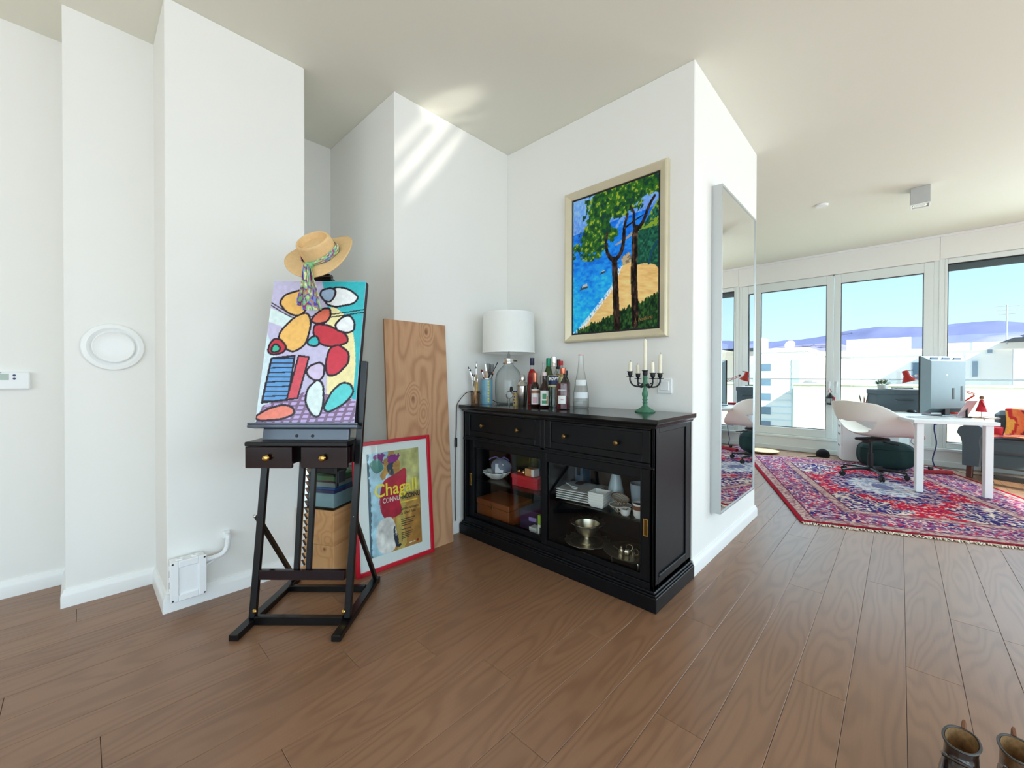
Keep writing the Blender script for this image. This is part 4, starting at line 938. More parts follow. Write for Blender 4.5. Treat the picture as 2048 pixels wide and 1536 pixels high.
pts3 = [(1.88, 2.348, .63), (1.878, 2.348, .50), (1.874, 2.348, .30), (1.878, 2.348, .14), (1.88, 2.350, .09)]
MB().tube([Vector(tuple(q)) - Vector((2.20, 2.125, TOZ)) for q in Pic.smooth(pts3, False, 5)], .0028, 6).build('cord', BLACKP, t)

# brushes in a tumbler and a tin
o = MB().lathe([(0, 0), (.031, 0), (.033, .004), (.036, .10), (.034, .10), (.031, .007), (0, .006)], 28).build('glass_tumbler', glassmat('tumbler_glass', (238, 226, 214), (170, 150, 140), 1.0)); o.location = (2.012, 2.286, TOZ); tag(o, 'glass tumbler of paint brushes at the left end', 'tumbler')
def brush(label, base, foot, tip, hcol, bcol, r=.003, flat=1.0, bl=.022):
    t = thing('paint_brush', label, 'brush', base); b_ = Vector(base); f_ = Vector(foot) - b_; p_ = Vector(tip) - b_; d = p_ - f_; L = d.length; d = d / L
    MB().tube([f_, f_ + d * L * .3, f_ + d * L * .62, f_ + d * L * .78], [r * .5, r * 1.1, r * 1.2, r * .8], 8).build('handle', P('brush_handle', hcol, .35), t)
    MB().tube([f_ + d * L * .77, f_ + d * (L - bl)], [r * .85, r * 1.1], 8).build('ferrule', CHROME, t)
    MB().tube([f_ + d * (L - bl), f_ + d * (L - bl * .5), p_], [r * 1.1, r * 1.4, r * .2], 8, flat=flat).build('bristles', P('brush_bristles', bcol, .8), t)
B0 = (2.012, 2.286, TOZ + .008)
for lb, dx, dy, tx, ty, tz, hc_, bc_, r in (
    ('long thin white brush leaning far left in the tumbler', .012, -.012, -.035, .040, 1.222, (226, 222, 210), (60, 50, 44), .0028),
    ('white brush with round dark bristles in the tumbler', .010, .0, -.028, .030, 1.205, (232, 228, 216), (40, 30, 34), .0042),
    ('olive-handled brush in the middle of the tumbler', .006, .012, -.010, .024, 1.17, (120, 116, 60), (70, 60, 50), .003),
    ('dark short brush in the tumbler', -.004, .008, -.002, .010, 1.165, (70, 58, 40), (30, 28, 28), .003),
    ('tall tan brush standing upright in the tumbler', .0, -.010, .010, .004, 1.225, (176, 140, 90), (120, 110, 100), .0034),
    ('mustard yellow brush nearest the tin', -.010, -.010, .012, -.012, 1.15, (222, 166, 30), (180, 170, 150), .0045),
    ('grey-bristled brush rising highest from the tumbler', -.012, .004, .016, .004, 1.262, (196, 188, 176), (190, 190, 192), .0036)):
    brush(lb, B0, (B0[0] + dx, B0[1] + dy, B0[2]), (B0[0] + tx, B0[1] + ty, tz), hc_, bc_, r)
CANB = (2.105, 2.262, TOZ)
t = thing('tin_can', 'tall blue tin with yellow lettering holding brushes', 'tin', CANB, math.radians(-46))
CANM = P('pale_blue_tin_print', (122, 172, 196), .35, var=.35, scale=26)
MB().lathe([(0, 0), (.044, 0), (.0445, .003), (.0445, .186)], 36).build('body', CANM, t); MB().lathe([(.0445, .184), (.046, .186), (.046, .191), (.0435, .191), (.0425, .186)], 36, close=True).lathe([(.0425, .186), (.0425, .006), (0, .006)], 36).build('rim', STEEL, t)
for i in range(8): MB().box(-.006, .006, -.0464 + .0006 * (i % 2), -.0440, .012 + .021 * i, .027 + .021 * i, .001, R(math.radians(20))).build('yellow_letter', YEL, t)
B1 = (CANB[0], CANB[1], TOZ + .008)
for lb, dx, dy, tx, ty, tz, hc_, bc_, r in (
    ('brush with copper ferrule leaning left in the blue tin', .02, -.012, -.03, .026, 1.20, (150, 70, 44), (120, 44, 34), .006),
    ('broad pink-handled brush in the blue tin', .0, .02, .002, .012, 1.225, (222, 160, 130), (224, 206, 190), .0065),
    ('tall clear-tipped brush in the blue tin', .012, -.010, -.006, .012, 1.258, (216, 176, 140), (206, 210, 206), .005),
    ('wide wooden brush handle in the middle of the tin', .01, .01, .014, -.006, 1.195, (224, 172, 128), (214, 180, 150), .0075),
    ('pink brush leaning right out of the tin', -.02, .014, .036, -.042, 1.19, (226, 168, 140), (200, 150, 130), .005)):
    brush(lb, B1, (B1[0] + dx, B1[1] + dy, B1[2]), (B1[0] + tx, B1[1] + ty, tz), hc_, bc_, r)
t = thing('black_fork_spatula', 'black slotted serving fork standing in the blue tin', 'utensil', B1)
MB().tube([(-.008, .01, .0), (.010, -.012, .19), (.016, -.02, .215)], [.004, .0045, .006], 8).build('handle', BLACKP, t)
for i in range(5):
    k = (i - 2) * .009
    MB().tube([(.016 + k * .3, -.020 - k * .3, .212), (.018 + k * .69, -.024 - k * .72, .235), (.018 + k * .75, -.022 - k * .8, .292 + .004 * math.cos(i))], [.005, .0035, .003], 6).build('tine', BLACKP, t)
MB().tube([(.03, -.04, .24), (.042, -.055, .275), (.05, -.065, .302)], [.003, .003, .004], 6).build('tine', BLACKP, t)
t = thing('patterned_tin', 'small yellow and blue patterned tin next to the shaker', 'tin', (2.15, 2.005, TOZ)); MB().lathe([(0, 0), (.0185, 0), (.0185, .094), (0, .094)], 20).build('body', P('yellow_blue_print', (206, 178, 110), .4, var=.5, scale=70), t); MB().lathe([(.0195, .092), (.0195, .102), (0, .103)], 20).build('lid', P('navy_lid', (40, 40, 80), .4), t)
for i in range(4): MB().lathe([(.006, 0), (.006, .001)], 10, frame((-.0183 + .0004, -.004 + .004 * (i % 2), .018 + .021 * i), (-1, -.1, 0))).build('blue_dot', P('navy_print', (60, 60, 130), .5), t)
t = thing('ring_strainer', 'steel bar strainer ring leaning beside the shaker', 'strainer', (2.115, 2.035, TOZ), math.radians(-43))
MB().tube([(.022 * math.sin(k * math.pi / 12), .006, .075 + .026 * math.cos(k * math.pi / 12)) for k in range(25)], .004, 8).build('ring', STEEL, t); MB().tube([(0, .006, .05), (0, .0, .0)], .005, 8).build('handle', STEEL, t); MB().lathe([(.009, 0), (.011, .012), (.009, .034), (0, .036)], 14, T(.014, .006, .098)).build('black_knob', BLACKP, t)
o = thing('cocktail_shaker', 'polished steel cocktail shaker', 'shaker', (2.11, 1.905, TOZ)); MB().lathe([(0, 0), (.028, 0), (.030, .003), (.040, .130), (.0405, .140)], 40).build('beaker', STEEL, o)
MB().lathe([(.0405, .140), (.042, .143), (.0405, .148), (.034, .166), (.022, .176), (.020, .178)], 40).build('strainer', STEEL, o); MB().lathe([(.0205, .178), (.0215, .182), (.0205, .212), (.016, .218), (0, .219)], 32).build('cap', STEEL, o)

# ------------------------------------------------------------ bottles
def bglass(name, col, trans=.55, rough=.05): return P(name, col, rough, var=.02, trans=trans, spec=.5, coat=.3, ior=1.4)
RLIQ = bglass('red_liquor', (196, 30, 30), .35); DKB = bglass('dark_brown_glass', (40, 16, 10), .2); GRN = bglass('green_glass', (52, 84, 30), .45); PLUM = bglass('plum_liquor', (92, 14, 22), .25); GOLD = bglass('golden_liquor', (206, 150, 52), .45); BLK = bglass('black_glass', (14, 16, 14), .05)
LABW = P('white_paper_label', (230, 232, 228), .7, var=.03)
def bottle(label, loc, prof, gmat, cap, capm, liquid=None, labs=(), rz=None, sy=1.0):
    if rz is None: rz = math.atan2(loc[1], loc[0]) - math.pi / 2
    t = thing('liquor_bottle', label, 'bottle', loc, rz)
    MB().lathe(prof, 28, sy=sy).build('glass', gmat, t)
    if liquid: MB().lathe(liquid[0], 26, sy=sy).build('liquid', liquid[1], t)
    r, z0, z1 = cap; MB().lathe([(r * .96, z0), (r, z0 + .002), (r, z1 - .002), (r * .9, z1), (0, z1)], 20).build('cap', capm, t)
    for lb in labs:
        rr, za, zb, half, mat = lb[:5]; off_ = lb[5] if len(lb) > 5 else 0
        n_ = 12
        def f(u, v): a = -math.pi / 2 + off_ + (u - .5) * 2 * half; return (rr * math.cos(a), rr * sy * math.sin(a), za + (zb - za) * v)
        MB().grid(f, n_, 1).build('label', mat, t)
    return t
def bprof(r, hs, rn, hn, ht): return [(0, 0), (r * .92, 0), (r, .004), (r, hs), (r * .93, hs + (hn - hs) * .25), (rn * 1.5, hs + (hn - hs) * .72), (rn, hn), (rn, ht)]
RL = P('dark_red_label', (150, 20, 30), .6); NAVY = P('navy_cap', (34, 30, 66), .35); GCAP = P('green_foil', (20, 130, 96), .3, .3); COPP = P('copper_foil', (200, 120, 96), .25, .7); RCAP = P('red_cap', (190, 24, 40), .35)
BL = P('navy_label', (26, 40, 84), .5); PNK = P('pink_print', (214, 170, 180), .6); GSC = P('green_print', (80, 150, 110), .6); BRB = P('brown_print', (150, 100, 70), .6); CREAM = P('cream_print', (226, 214, 150), .6)
b1 = bottle('red liqueur bottle with navy cap standing at the back', (2.315, 1.992, TOZ), bprof(.036, .20, .0125, .27, .335), CLEAR, (.0165, .290, .345), NAVY, ([(0, .003), (.0335, .003), (.0345, .19), (.026, .24), (.012, .262), (0, .262)], RLIQ), [(.0362, .15, .205, .9, RL)])
text('lettering', 'BITTER', .03, WIN_, b1, T(-.026, -.0368, .168), width=.05) if False else None
b2 = bottle('short dark bottle with copper neck and white label', (2.095, 1.776, TOZ), bprof(.0315, .130, .0125, .175, .215), DKB, (.0155, .165, .232), COPP, None, [(.0320, .022, .122, .85, LABW), (.0323, .095, .115, .85, BRB), (.0323, .03, .07, .5, PNK)])
b3 = bottle('dark brown bottle with white cap and green script label', (2.10, 1.700, TOZ), bprof(.0325, .115, .0135, .165, .215), DKB, (.0145, .212, .235), P('white_cap', (228, 206, 208), .4), None, [(.0330, .018, .115, .9, LABW), (.0333, .06, .095, .4, GSC), (.0333, .03, .05, .5, GSC), (.0333, .03, .08, .12, P('orange_print', (214, 140, 70), .6), .6)])
bottle('slim clear bottle behind the green bottle', (2.345, 1.905, TOZ), bprof(.027, .20, .012, .26, .305), CLEAR, (.0135, .30, .318), P('clear_cap', (206, 206, 206), .3), None, [])
bottle('green glass bottle with green foil cap', (2.30, 1.825, TOZ), bprof(.038, .19, .0135, .29, .325), GRN, (.0165, .268, .338), GCAP)
b4 = bottle('clear vodka bottle with silver cap and navy label', (2.19, 1.692, TOZ), bprof(.046, .195, .0165, .255, .30), CLEAR, (.0195, .272, .340), CHROME, ([(0, .004), (.042, .004), (.043, .06), (0, .061)], glassmat('vodka', (252, 253, 252), (232, 236, 234), .4)), [(.0467, .150, .212, .75, BL), (.0465, .205, .214, .95, CREAM), (.0465, .140, .150, .95, CREAM)])
text('lettering', 'IKOWY', .030, WIN_, b4, T(-.034, -.0485, .182), width=.066, bold=.0008)
bottle('bottle with tall black cap behind the vodka', (2.375, 1.796, TOZ), bprof(.034, .21, .0125, .265, .31), CLEAR, (.0165, .26, .33), BLACKP)
bottle('golden liquor bottle with red cap', (2.322, 1.733, TOZ), bprof(.036, .21, .0135, .26, .30), CLEAR, (.0165, .285, .316), RCAP, ([(0, .003), (.0335, .003), (.0345, .2), (.028, .225), (0, .226)], GOLD), [(.0364, .12, .20, .9, CREAM)])
b5 = bottle('wide plum-red bottle with small white label in front', (2.085, 1.540, TOZ), [(0, 0), (.040, 0), (.043, .005), (.043, .160), (.039, .175), (.024, .192), (.0165, .205), (.0155, .24)], CLEAR, (.0185, .225, .262), COPP, ([(0, .004), (.0405, .004), (.0415, .165), (0, .166)], PLUM), [(.0436, .038, .088, .55, LABW, -.15), (.0439, .06, .068, .2, PNK, -.1)])
text('lettering', 'PARIBAS', .014, WIN_, b5, T(-.026, -.0445, .118), width=.046)
bottle('slim black bottle half hidden behind the plum bottle', (2.195, 1.600, TOZ), bprof(.032, .16, .013, .205, .225), BLK, (.015, .215, .246), BLACKP)
t = bottle('tall clear tapering bottle with two white labels', (2.235, 1.505, TOZ), [(0, 0), (.047, 0), (.051, .006), (.052, .05), (.047, .11), (.034, .19), (.022, .25), (.0165, .31), (.0155, .345)], CLEAR, (.0175, .343, .352), P('pink_rim', (226, 190, 190), .3), ([(0, .004), (.048, .004), (.049, .045), (0, .046)], glassmat('water', (253, 254, 254), (235, 240, 240), .4)), [(.0410, .150, .185, .9, P('frosted_label', (236, 238, 238), .6)), (.0525, .068, .106, .95, P('frosted_label_low', (232, 236, 238), .6))])

# ------------------------------------------------------------ candelabra and candles
CB = (2.275, 1.085, TOZ)
t = thing('candelabra', 'green patinated five-arm candelabra on the right end', 'candelabra', CB, math.radians(-64.5))
PAT = P('green_patina', (70, 122, 96), .6, var=.45, scale=45, bump=.3); IRON = P('dark_iron', (44, 46, 48), .5, .5, var=.2)
MB().lathe([(0, 0), (.057, 0), (.058, .004), (.050, .012), (.034, .020), (.022, .030), (.015, .036)], 10).build('base', PAT, t, 25)
MB().lathe([(.015, .034), (.013, .040), (.013, .052), (.016, .056), (.013, .060), (.012, .068), (.017, .073), (.012, .078), (.012, .084), (.016, .094), (.018, .106), (.014, .122), (.009, .142), (.009, .150), (.014, .156), (.016, .166), (.013, .178), (.012, .190), (.014, .200), (.010, .214)], 18).build('stem', PAT, t)
MB().lathe([(.006, .212), (.013, .216), (.014, .226), (.014, .238), (.019, .242), (.019, .245), (.011, .245), (.010, .228), (0, .228)], 20).build('centre_cup', IRON, t)
CAND = P('ivory_candle_wax', (240, 234, 212), .5, var=.03, sss=.3); WICK = P('charred_wick', (60, 50, 44), .9)
AW = []
for k, (a, dz, ch, lean, lb) in enumerate(((math.pi + .46, .006, .068, .03, 'short ivory candle on the outer left arm'), (math.pi * 1.5 + .46 - .0, -.004, .075, -.05, 'half-burnt ivory candle on the inner right arm'), (math.pi * .5 + .46, -.006, .066, -.06, 'short ivory candle on the inner left arm'), (.46, -.004, .125, .02, 'medium ivory candle on the outer right arm'))):
    ca, sa = math.cos(a), math.sin(a); R_ = .093
    pts = Pic.smooth([(.012, .164), (.030, .150), (.052, .148), (.078, .156), (R_, .180), (R_, .200)], False, 5)
    arm = MB().tube([(r * ca, r * sa, z + dz * (r / R_)) for r, z in pts], .0048, 8).build('arm', IRON, t)
    MB().tube([(r * ca, r * sa, z + dz * .4) for r, z in Pic.smooth([(.040, .150), (.046, .162), (.038, .170), (.030, .163)], False, 4)], .003, 6).build('scroll', IRON, arm)
    MB().lathe([(0, .196), (.020, .200), (.0215, .203), (.018, .203), (0, .2)], 18, T(R_ * ca, R_ * sa, dz)).lathe([(.005, .2), (.008, .206), (.013, .214), (.0135, .228), (.018, .231), (.018, .233), (.0105, .233), (.0105, .218), (0, .218)], 18, T(R_ * ca, R_ * sa, dz)).build('candle_cup', IRON, arm)
    p = Vector(CB) + R(math.radians(-64.5)) @ Vector((R_ * ca, R_ * sa, .2185 + dz))
    c_ = thing('candle', lb, 'candle', p, 0, 'ivory candles in the candelabra'); c_.rotation_euler = (lean * .5, lean, 0)
    MB().lathe([(0, 0), (.0098, 0), (.0098, ch - .006), (.0085, ch - .001), (.004, ch + .001), (0, ch - .001)], 18).build('wax', CAND, c_); MB().tube([(0, 0, ch - .002), (.0006, 0, ch + .006), (.002, .001, ch + .011)], .0009, 5).build('wick', WICK, c_)
c_ = thing('candle', 'tallest ivory candle on the centre of the candelabra', 'candle', Vector(CB) + Vector((0, 0, .2285)), 0, 'ivory candles in the candelabra')
MB().lathe([(0, 0), (.0098, 0), (.0098, .185), (.007, .192), (.002, .20), (0, .20)], 18).build('wax', CAND, c_); MB().tube([(0, 0, .197), (.001, 0, .210)], .0009, 5).build('wick', WICK, c_)
t = thing('light_switch', 'white light switch on the wall beside the candelabra', 'switch', (XP, 1.032, 1.092))
MB().box(-.009, 0, -.044, .044, -.045, .045, .003).build('plate', WHITEP, t); MB().box(-.014, -.008, -.027, .027, -.028, .028, .003).build('rocker', WHITEP, t)

# ============================================================ framed seascape
PWD, PHT = .752, 1.060
t = thing('seascape_painting', 'framed painting of two pines above a blue bay', 'painting', (XP, 1.384, 1.389), math.radians(-90))
FRM = P('pale_gold_leaf_frame', (214, 204, 176), .4, .25, var=.10, scale=8); fw_ = .052
prf = [(0, 0), (0, -.030), (.006, -.040), (.014, -.042), (fw_ - .006, -.024), (fw_, -.020), (fw_, 0)]
def mitre(side):
    m = MB(); w2, h_ = PWD / 2, PHT
    def corner(d, k): return [(-w2 + d, d), (w2 - d, d), (w2 - d, h_ - d), (-w2 + d, h_ - d)][k]
    k0, k1 = side, (side + 1) % 4; vs = []; n_ = len(prf)
    for kk in (k0, k1):
        for d, y in prf: x_, z_ = corner(d, kk); vs.append((x_, y, z_))
    m.add(vs, [(i, n_ + i, n_ + (i + 1) % n_, (i + 1) % n_) for i in range(n_)] + [tuple(range(n_)), tuple(range(n_, 2 * n_))[::-1]])
    return m
for s_ in range(4): mitre(s_).build('frame_bar', FRM, t, 25)
MB().box(-PWD / 2 + fw_ - .002, PWD / 2 - fw_ + .002, -.012, -.002, fw_ - .002, PHT - fw_ + .002).build('black_slip', BK, t, 0)
cw, chh = PWD - 2 * fw_ - .024, PHT - 2 * fw_ - .024
pc = Pic(cw, chh, 240, 350, (30, 130, 220)); U, V = pc.U, pc.V
st = fbm(U * 26, V * 60, 2, 3); st2 = fbm(U * 60, V * 60, 9, 3); big = fbm(U * 5, V * 8, 14, 4)
sea = np.zeros(pc.c.shape); dp = np.clip((V - .0) / .85, 0, 1)[..., None]
sea[:] = np.array((40, 176, 250)) * (1 - dp) + np.array((20, 104, 214)) * dp; sea += (st - .47)[..., None] * np.array((60, 90, 70)); sea += (big - .47)[..., None] * np.array((20, 60, 60))
pc.c = sea
hz = .745 + .05 * U
pc.put(V > hz, np.clip(np.array((104, 150, 222)) + (st2 - .47)[..., None] * np.array((90, 70, 40)) + (V - hz)[..., None] * 80, 0, 255))
shore = lambda d: [(-.02 + d, -.02), (.13 + d, .06), (.27 + d, .155), (.40 + d, .245), (.48 + d, .305), (.53 + d, .37), (.57 + d, .43), (.62 + d, .46)]
beach = pc.poly(shore(.03) + [(.80, .45), (1.05, .42), (1.05, -.05), (-.02, -.05)])
sand = np.zeros(pc.c.shape); sand[:] = (226, 184, 120); sand += (fbm(U * 12, V * 70 + U * 10, 6, 3) - .47)[..., None] * np.array((60, 56, 50))
pc.put(beach, sand)
foam = pc.line(shore(.02), (.018, .008)); pc.put(foam & (st2 > .36), (226, 236, 242)); pc.put(pc.line(shore(.005), (.01, .004)) & (st2 > .5), (150, 210, 240))
pc.put(pc.poly([(.60, .50), (.70, .53), (.72, .46), (.62, .44)]), (176, 160, 130)); pc.put(pc.poly([(.60, .50), (.70, .53), (.72, .46), (.62, .44)]) & (st2 > .5), (120, 100, 80))
pc.put(pc.poly([(.52, .60), (.66, .635), (.72, .66), (.86, .67), (.84, .65), (.70, .63), (.56, .595)]), (150, 150, 146))
cl = pc.poly(pc.smooth([(.74, .44), (.72, .56), (.80, .66), (.88, .72), (.95, .79), (1.06, .84), (1.06, .38), (.96, .41), (.86, .43)]))
cliff = np.zeros(pc.c.shape); cliff[:] = (28, 84, 66); cliff += (st2 - .47)[..., None] * np.array((60, 120, 70)); pc.put(cl, np.clip(cliff, 0, 255)); pc.put(cl & (V > .66) & (fbm(U * 40, V * 60, 31, 2) > .38), (122, 150, 44))
pc.put(pc.line([(.90, .42), (.93, .50), (.99, .56)], .006), (20, 66, 90))
gr = V < .035 + .20 * np.clip(U - .12, 0, 1) + .03 * np.clip(U - .6, 0, 1) + (vnoise(U * 90, V * 12, 3) - .5) * .035
gr &= U > .06
gc = np.zeros(pc.c.shape); gc[:] = (30, 62, 30); gc += (fbm(U * 60, V * 50, 8, 3) - .45)[..., None] * np.array((120, 150, 60)); pc.put(gr, np.clip(gc, 0, 255))
def leaves(poly, seed):
    q = pc.poly(pc.smooth(poly)); e = fbm(U * 16, V * 20, seed, 4)
    near = pc.line(pc.smooth(poly) + [pc.smooth(poly)[0]], .028); mk = (q & ~(near & (e < .46))) | (near & (e > .54))
    c_ = np.zeros(pc.c.shape); c_[:] = (42, 92, 34); n_ = fbm(U * 34, V * 44, seed + 1, 3); c_ += (n_ - .45)[..., None] * np.array((110, 150, 60)); c_[n_ > .58] = (140, 160, 46); c_[(n_ < .30)] = (18, 58, 50)
    pc.put(mk, np.clip(c_, 0, 255))
leaves([(.0, .60), (.10, .70), (.16, .80), (.18, .92), (.30, 1.03), (1.03, 1.03), (1.03, .90), (.94, .87), (.86, .85), (.78, .82), (.70, .80), (.58, .80), (.50, .76), (.52, .66), (.42, .60), (.34, .56), (.22, .55), (.10, .58)], 40)
pc.put(pc.poly(pc.smooth([(.53, .72), (.60, .78), (.67, .78), (.66, .74), (.60, .72)])) & (st2 > .4), (110, 156, 226)); pc.put(pc.poly(pc.smooth([(.80, .80), (.87, .86), (.90, .85), (.87, .80), (.83, .78)])) & (st2 > .4), (112, 150, 230))
leaves([(.60, .86), (.70, .84), (.80, .88), (.90, .92), (1.03, .92), (1.03, 1.03), (.4, 1.03), (.45, .9)], 60)
def trunk(pts, w_, seed, gray=0):
    pp = pc.smooth(pts, False); mk = pc.line(pp, w_); n_ = fbm(U * 50, V * 30, seed, 3); c_ = np.zeros(pc.c.shape); c_[:] = (44, 30, 24); c_ += (n_ - .47)[..., None] * np.array((120, 100, 90)) * (1 + gray)
    pc.put(mk, np.clip(c_, 0, 255))
trunk([(.56, .02), (.545, .18), (.535, .34), (.525, .47), (.52, .50)], (.026, .020), 3); trunk([(.52, .49), (.46, .53), (.43, .58), (.42, .63), (.44, .70)], (.017, .007), 4, .5); trunk([(.53, .49), (.60, .54), (.63, .62), (.635, .70), (.67, .79)], (.016, .009), 5)
trunk([(.76, .03), (.755, .18), (.745, .36), (.750, .52), (.755, .64), (.77, .68)], (.026, .020), 6, .8); trunk([(.765, .66), (.74, .72), (.74, .79), (.70, .84)], (.013, .006), 7); trunk([(.77, .66), (.84, .71), (.90, .80), (.96, .86)], (.014, .009), 8); trunk([(.64, .70), (.74, .73), (.84, .755)], (.008, .004), 9, .5)
for bx, by, k in ((.14, .325, 1.0), (.38, .415, .6)):
    pc.put(pc.poly([(bx - .05 * k, by - .006), (bx + .055 * k, by + .004), (bx + .05 * k, by + .028 * k), (bx - .03 * k, by + .018 * k)]), (60, 66, 74)); pc.put(pc.poly([(bx - .02 * k, by + .012), (bx + .05 * k, by + .018), (bx + .045 * k, by + .038 * k), (bx - .01 * k, by + .03 * k)]), (176, 180, 178))
pc.c = np.clip((pc.c - 20) * 1.16 + 22, 0, 255)
relief = (st2 - .47) * .0016
link('painted_canvas', pc.mesh('painted_canvas', colmat('oil_paint', .5, .25, 120, spec=.15), T(0, -.0150, fw_ + .012), relief), t)
SIG = P('signature_ochre', (150, 118, 62), .5); text('signature', 'J. Nadoru', .034, SIG, t, T(.16, -.0168, fw_ + .05) @ R(math.radians(-8), 'Y'), width=.125, shear=.3)

# ============================================================ tall mirror
t = thing('wall_mirror', 'tall silver-framed mirror hung on the corner wall', 'mirror', (3.143, YM, .29))
m = MB().rect_frame(-.408, .408, 0, 2.055, .010, -.062, 0, .001); m.build('frame', ALU, t)
MB().box(-.399, .399, -.050, -.012, .009, 2.046).build('backing', BLACKP, t, 0)
MIR = P('mirror_silvering', (236, 240, 240), .0, 1.0, var=0.0); MIR.node_tree.nodes['Principled BSDF'].inputs['Roughness'].default_value = 0.0
MB().box(-.399, .399, -.056, -.050, .009, 2.046).build('mirror_glass', MIR, t, 0)
# ============================================================ ceiling fittings
t = thing('ceiling_spot', 'white cube spotlight on the study ceiling', 'spotlight', (5.60, -.125, H))
MB().box(-.07, .07, -.07, .07, -.16, 0, .004).build('housing', P('grey_white_housing', (186, 188, 186), .5), t); MB().rect_frame(-.07, .07, -.07, .07, .012, 0, .01, .002, T(0, 0, -.16) @ R(-math.pi / 2, 'X')).build('rim', TRIM, t)
MB().lathe([(.05, -.160), (.052, -.163), (.042, -.163), (.036, -.161)], 28, close=True).build('lamp_ring', CHROME, t); MB().lathe([(0, -.1605), (.036, -.1605), (.036, -.163), (0, -.163)], 24).build('lens', P('frosted_lens', (230, 230, 226), .3), t)
t = thing('ceiling_disc', 'flat white round detector on the study ceiling', 'detector', (5.42, .62, H)); MB().lathe([(0, -.018), (.05, -.018), (.056, -.012), (.058, 0), (0, 0)], 32).build('cover', WHITEP, t); MB().lathe([(.03, -.018), (.032, -.020), (.026, -.020), (.024, -.018)], 28, close=True).build('ring', TRIM, t)

# ============================================================ persian rug
RA = math.radians(21); RL_, RWD = 3.03, 2.10
t = thing('persian_rug', 'red persian rug with navy and cream floral border', 'rug', (3.90, .565, 0), RA)
nx, ny = 640, 440
xx, yy = np.meshgrid(np.linspace(0, RL_, nx), np.linspace(-RWD, 0, ny)); wy = -yy
sx_, sy_ = np.abs(xx - RL_ / 2), np.abs(wy - RWD / 2)
dx_, dy_ = RL_ / 2 - sx_, RWD / 2 - sy_; d_ = np.minimum(dx_, dy_)
c = np.zeros((ny, nx, 3)); c[:] = (198, 26, 58)
f1 = vnoise(sx_ * 16, sy_ * 16, 1); f2 = vnoise(sx_ * 30, sy_ * 30, 2); f3 = vnoise(sx_ * 52, sy_ * 52, 3); f4 = vnoise(sx_ * 9, sy_ * 9, 4)
def flowers(mask, cols, seed, cell):
    """rosettes and leaves on a jittered lattice, mirrored like woven motifs"""
    ix = np.floor(sx_ / cell); iy = np.floor(sy_ / cell)
    jx = vnoise(ix * 1.0 + .5, iy * 1.7 + .5, seed); jy = vnoise(ix * 1.3 + 9.5, iy * 1.0 + .5, seed + 1); kk = vnoise(ix * 2.1 + .5, iy * 3.3 + .5, seed + 2)
    ux = sx_ / cell - ix - .3 - .4 * jx; uy = sy_ / cell - iy - .3 - .4 * jy; r = np.hypot(ux, uy); an = np.arctan2(uy, ux)
    pet = .20 + .09 * np.cos(5 * an + kk * 6)
    n = len(cols); idx = np.clip((kk * n).astype(int), 0, n - 1); cc = np.array(cols, float)[idx]
    m_ = mask & (r < pet); c[m_] = cc[m_]
    m_ = mask & (r < pet * .45); c[m_] = np.array(cols, float)[(idx[m_] + 1) % n]
CR, NV, MV, LB_, RO, SG = (226, 206, 190), (52, 44, 110), (150, 104, 140), (160, 180, 200), (214, 110, 130), (170, 150, 130)
field = d_ > .47
c[field & (np.abs(f1 - .5) < .025)] = (226, 180, 180); c[field & (f2 > .80)] = NV; c[field & (f3 > .84)] = CR; c[field & (f3 < .12)] = (120, 24, 70)
flowers(field, [RO, CR, LB_, (150, 30, 60), MV], 5, .085)
sp_ = field & ((np.hypot((dx_ - .47) / .62, (dy_ - .47) / .42)) + .12 * np.cos(np.arctan2(dy_ - .47, dx_ - .47) * 12) < 1.0)
c[sp_] = NV; c[sp_ & (np.abs(f2 - .5) < .10)] = CR; flowers(sp_, [MV, CR, RO, LB_, (200, 50, 80)], 15, .07)
md = np.hypot(sx_ / .62, sy_ / .42); ang = np.arctan2(sy_, sx_); lob = 1 + .07 * np.cos(16 * ang)
q = md < lob; c[q] = NV; c[q & (np.abs(f2 - .5) < .10)] = (220, 180, 180); flowers(q, [CR, MV, LB_, RO], 25, .06)
q = md < .62 * lob; c[q] = (226, 224, 226); c[q & (f2 > .62)] = (150, 170, 200); flowers(q, [LB_, MV, (120, 130, 170), RO], 35, .06); q = md < .2; c[q] = (120, 130, 170); flowers(q, [CR, MV], 65, .05)
bd = (d_ > .115) & (d_ <= .39); c[bd] = (118, 74, 118); c[bd & (f1 < .42)] = NV; c[bd & (np.abs(f2 - .5) < .11)] = (222, 186, 182); c[bd & (f3 > .74)] = (196, 50, 80)
flowers(bd, [RO, CR, MV, (196, 40, 70), LB_, NV], 45, .075)
for a, b_ in ((.03, .115), (.39, .47)):
    g_ = (d_ > a) & (d_ <= b_); c[g_] = (200, 170, 158); c[g_ & (f3 > .6)] = (150, 100, 110); c[g_ & ((np.sin(sx_ * 90) * np.sin(sy_ * 90)) > .3)] = (172, 136, 140)
    for e in (a, b_): c[np.abs(d_ - e) < .006] = (110, 60, 80)
c[d_ < .024] = (160, 16, 40)
c *= (1 + (vnoise(xx * 140, yy * 140, 50) - .5)[..., None] * .22 + (vnoise(xx * 3, yy * 3, 51) - .5)[..., None] * .08)
wav = .006 * (vnoise(xx * 2.2, yy * 2.2, 61) - .3) + .002
co = np.stack([xx, yy, 0.0128 + np.clip(wav, 0, 1) * 0.6], -1)
link('pile', grid_mesh('pile', co, np.clip(c * .92 - 4, 0, 255), colmat('wool_pile', .95, .5, 500, spec=.05)), t)
MB().box(.002, RL_ - .002, -RWD + .002, -.002, 0, .0115, .003).build('backing', P('red_selvedge', (150, 18, 40), .9), t)
fr = MB(); random.seed(3)
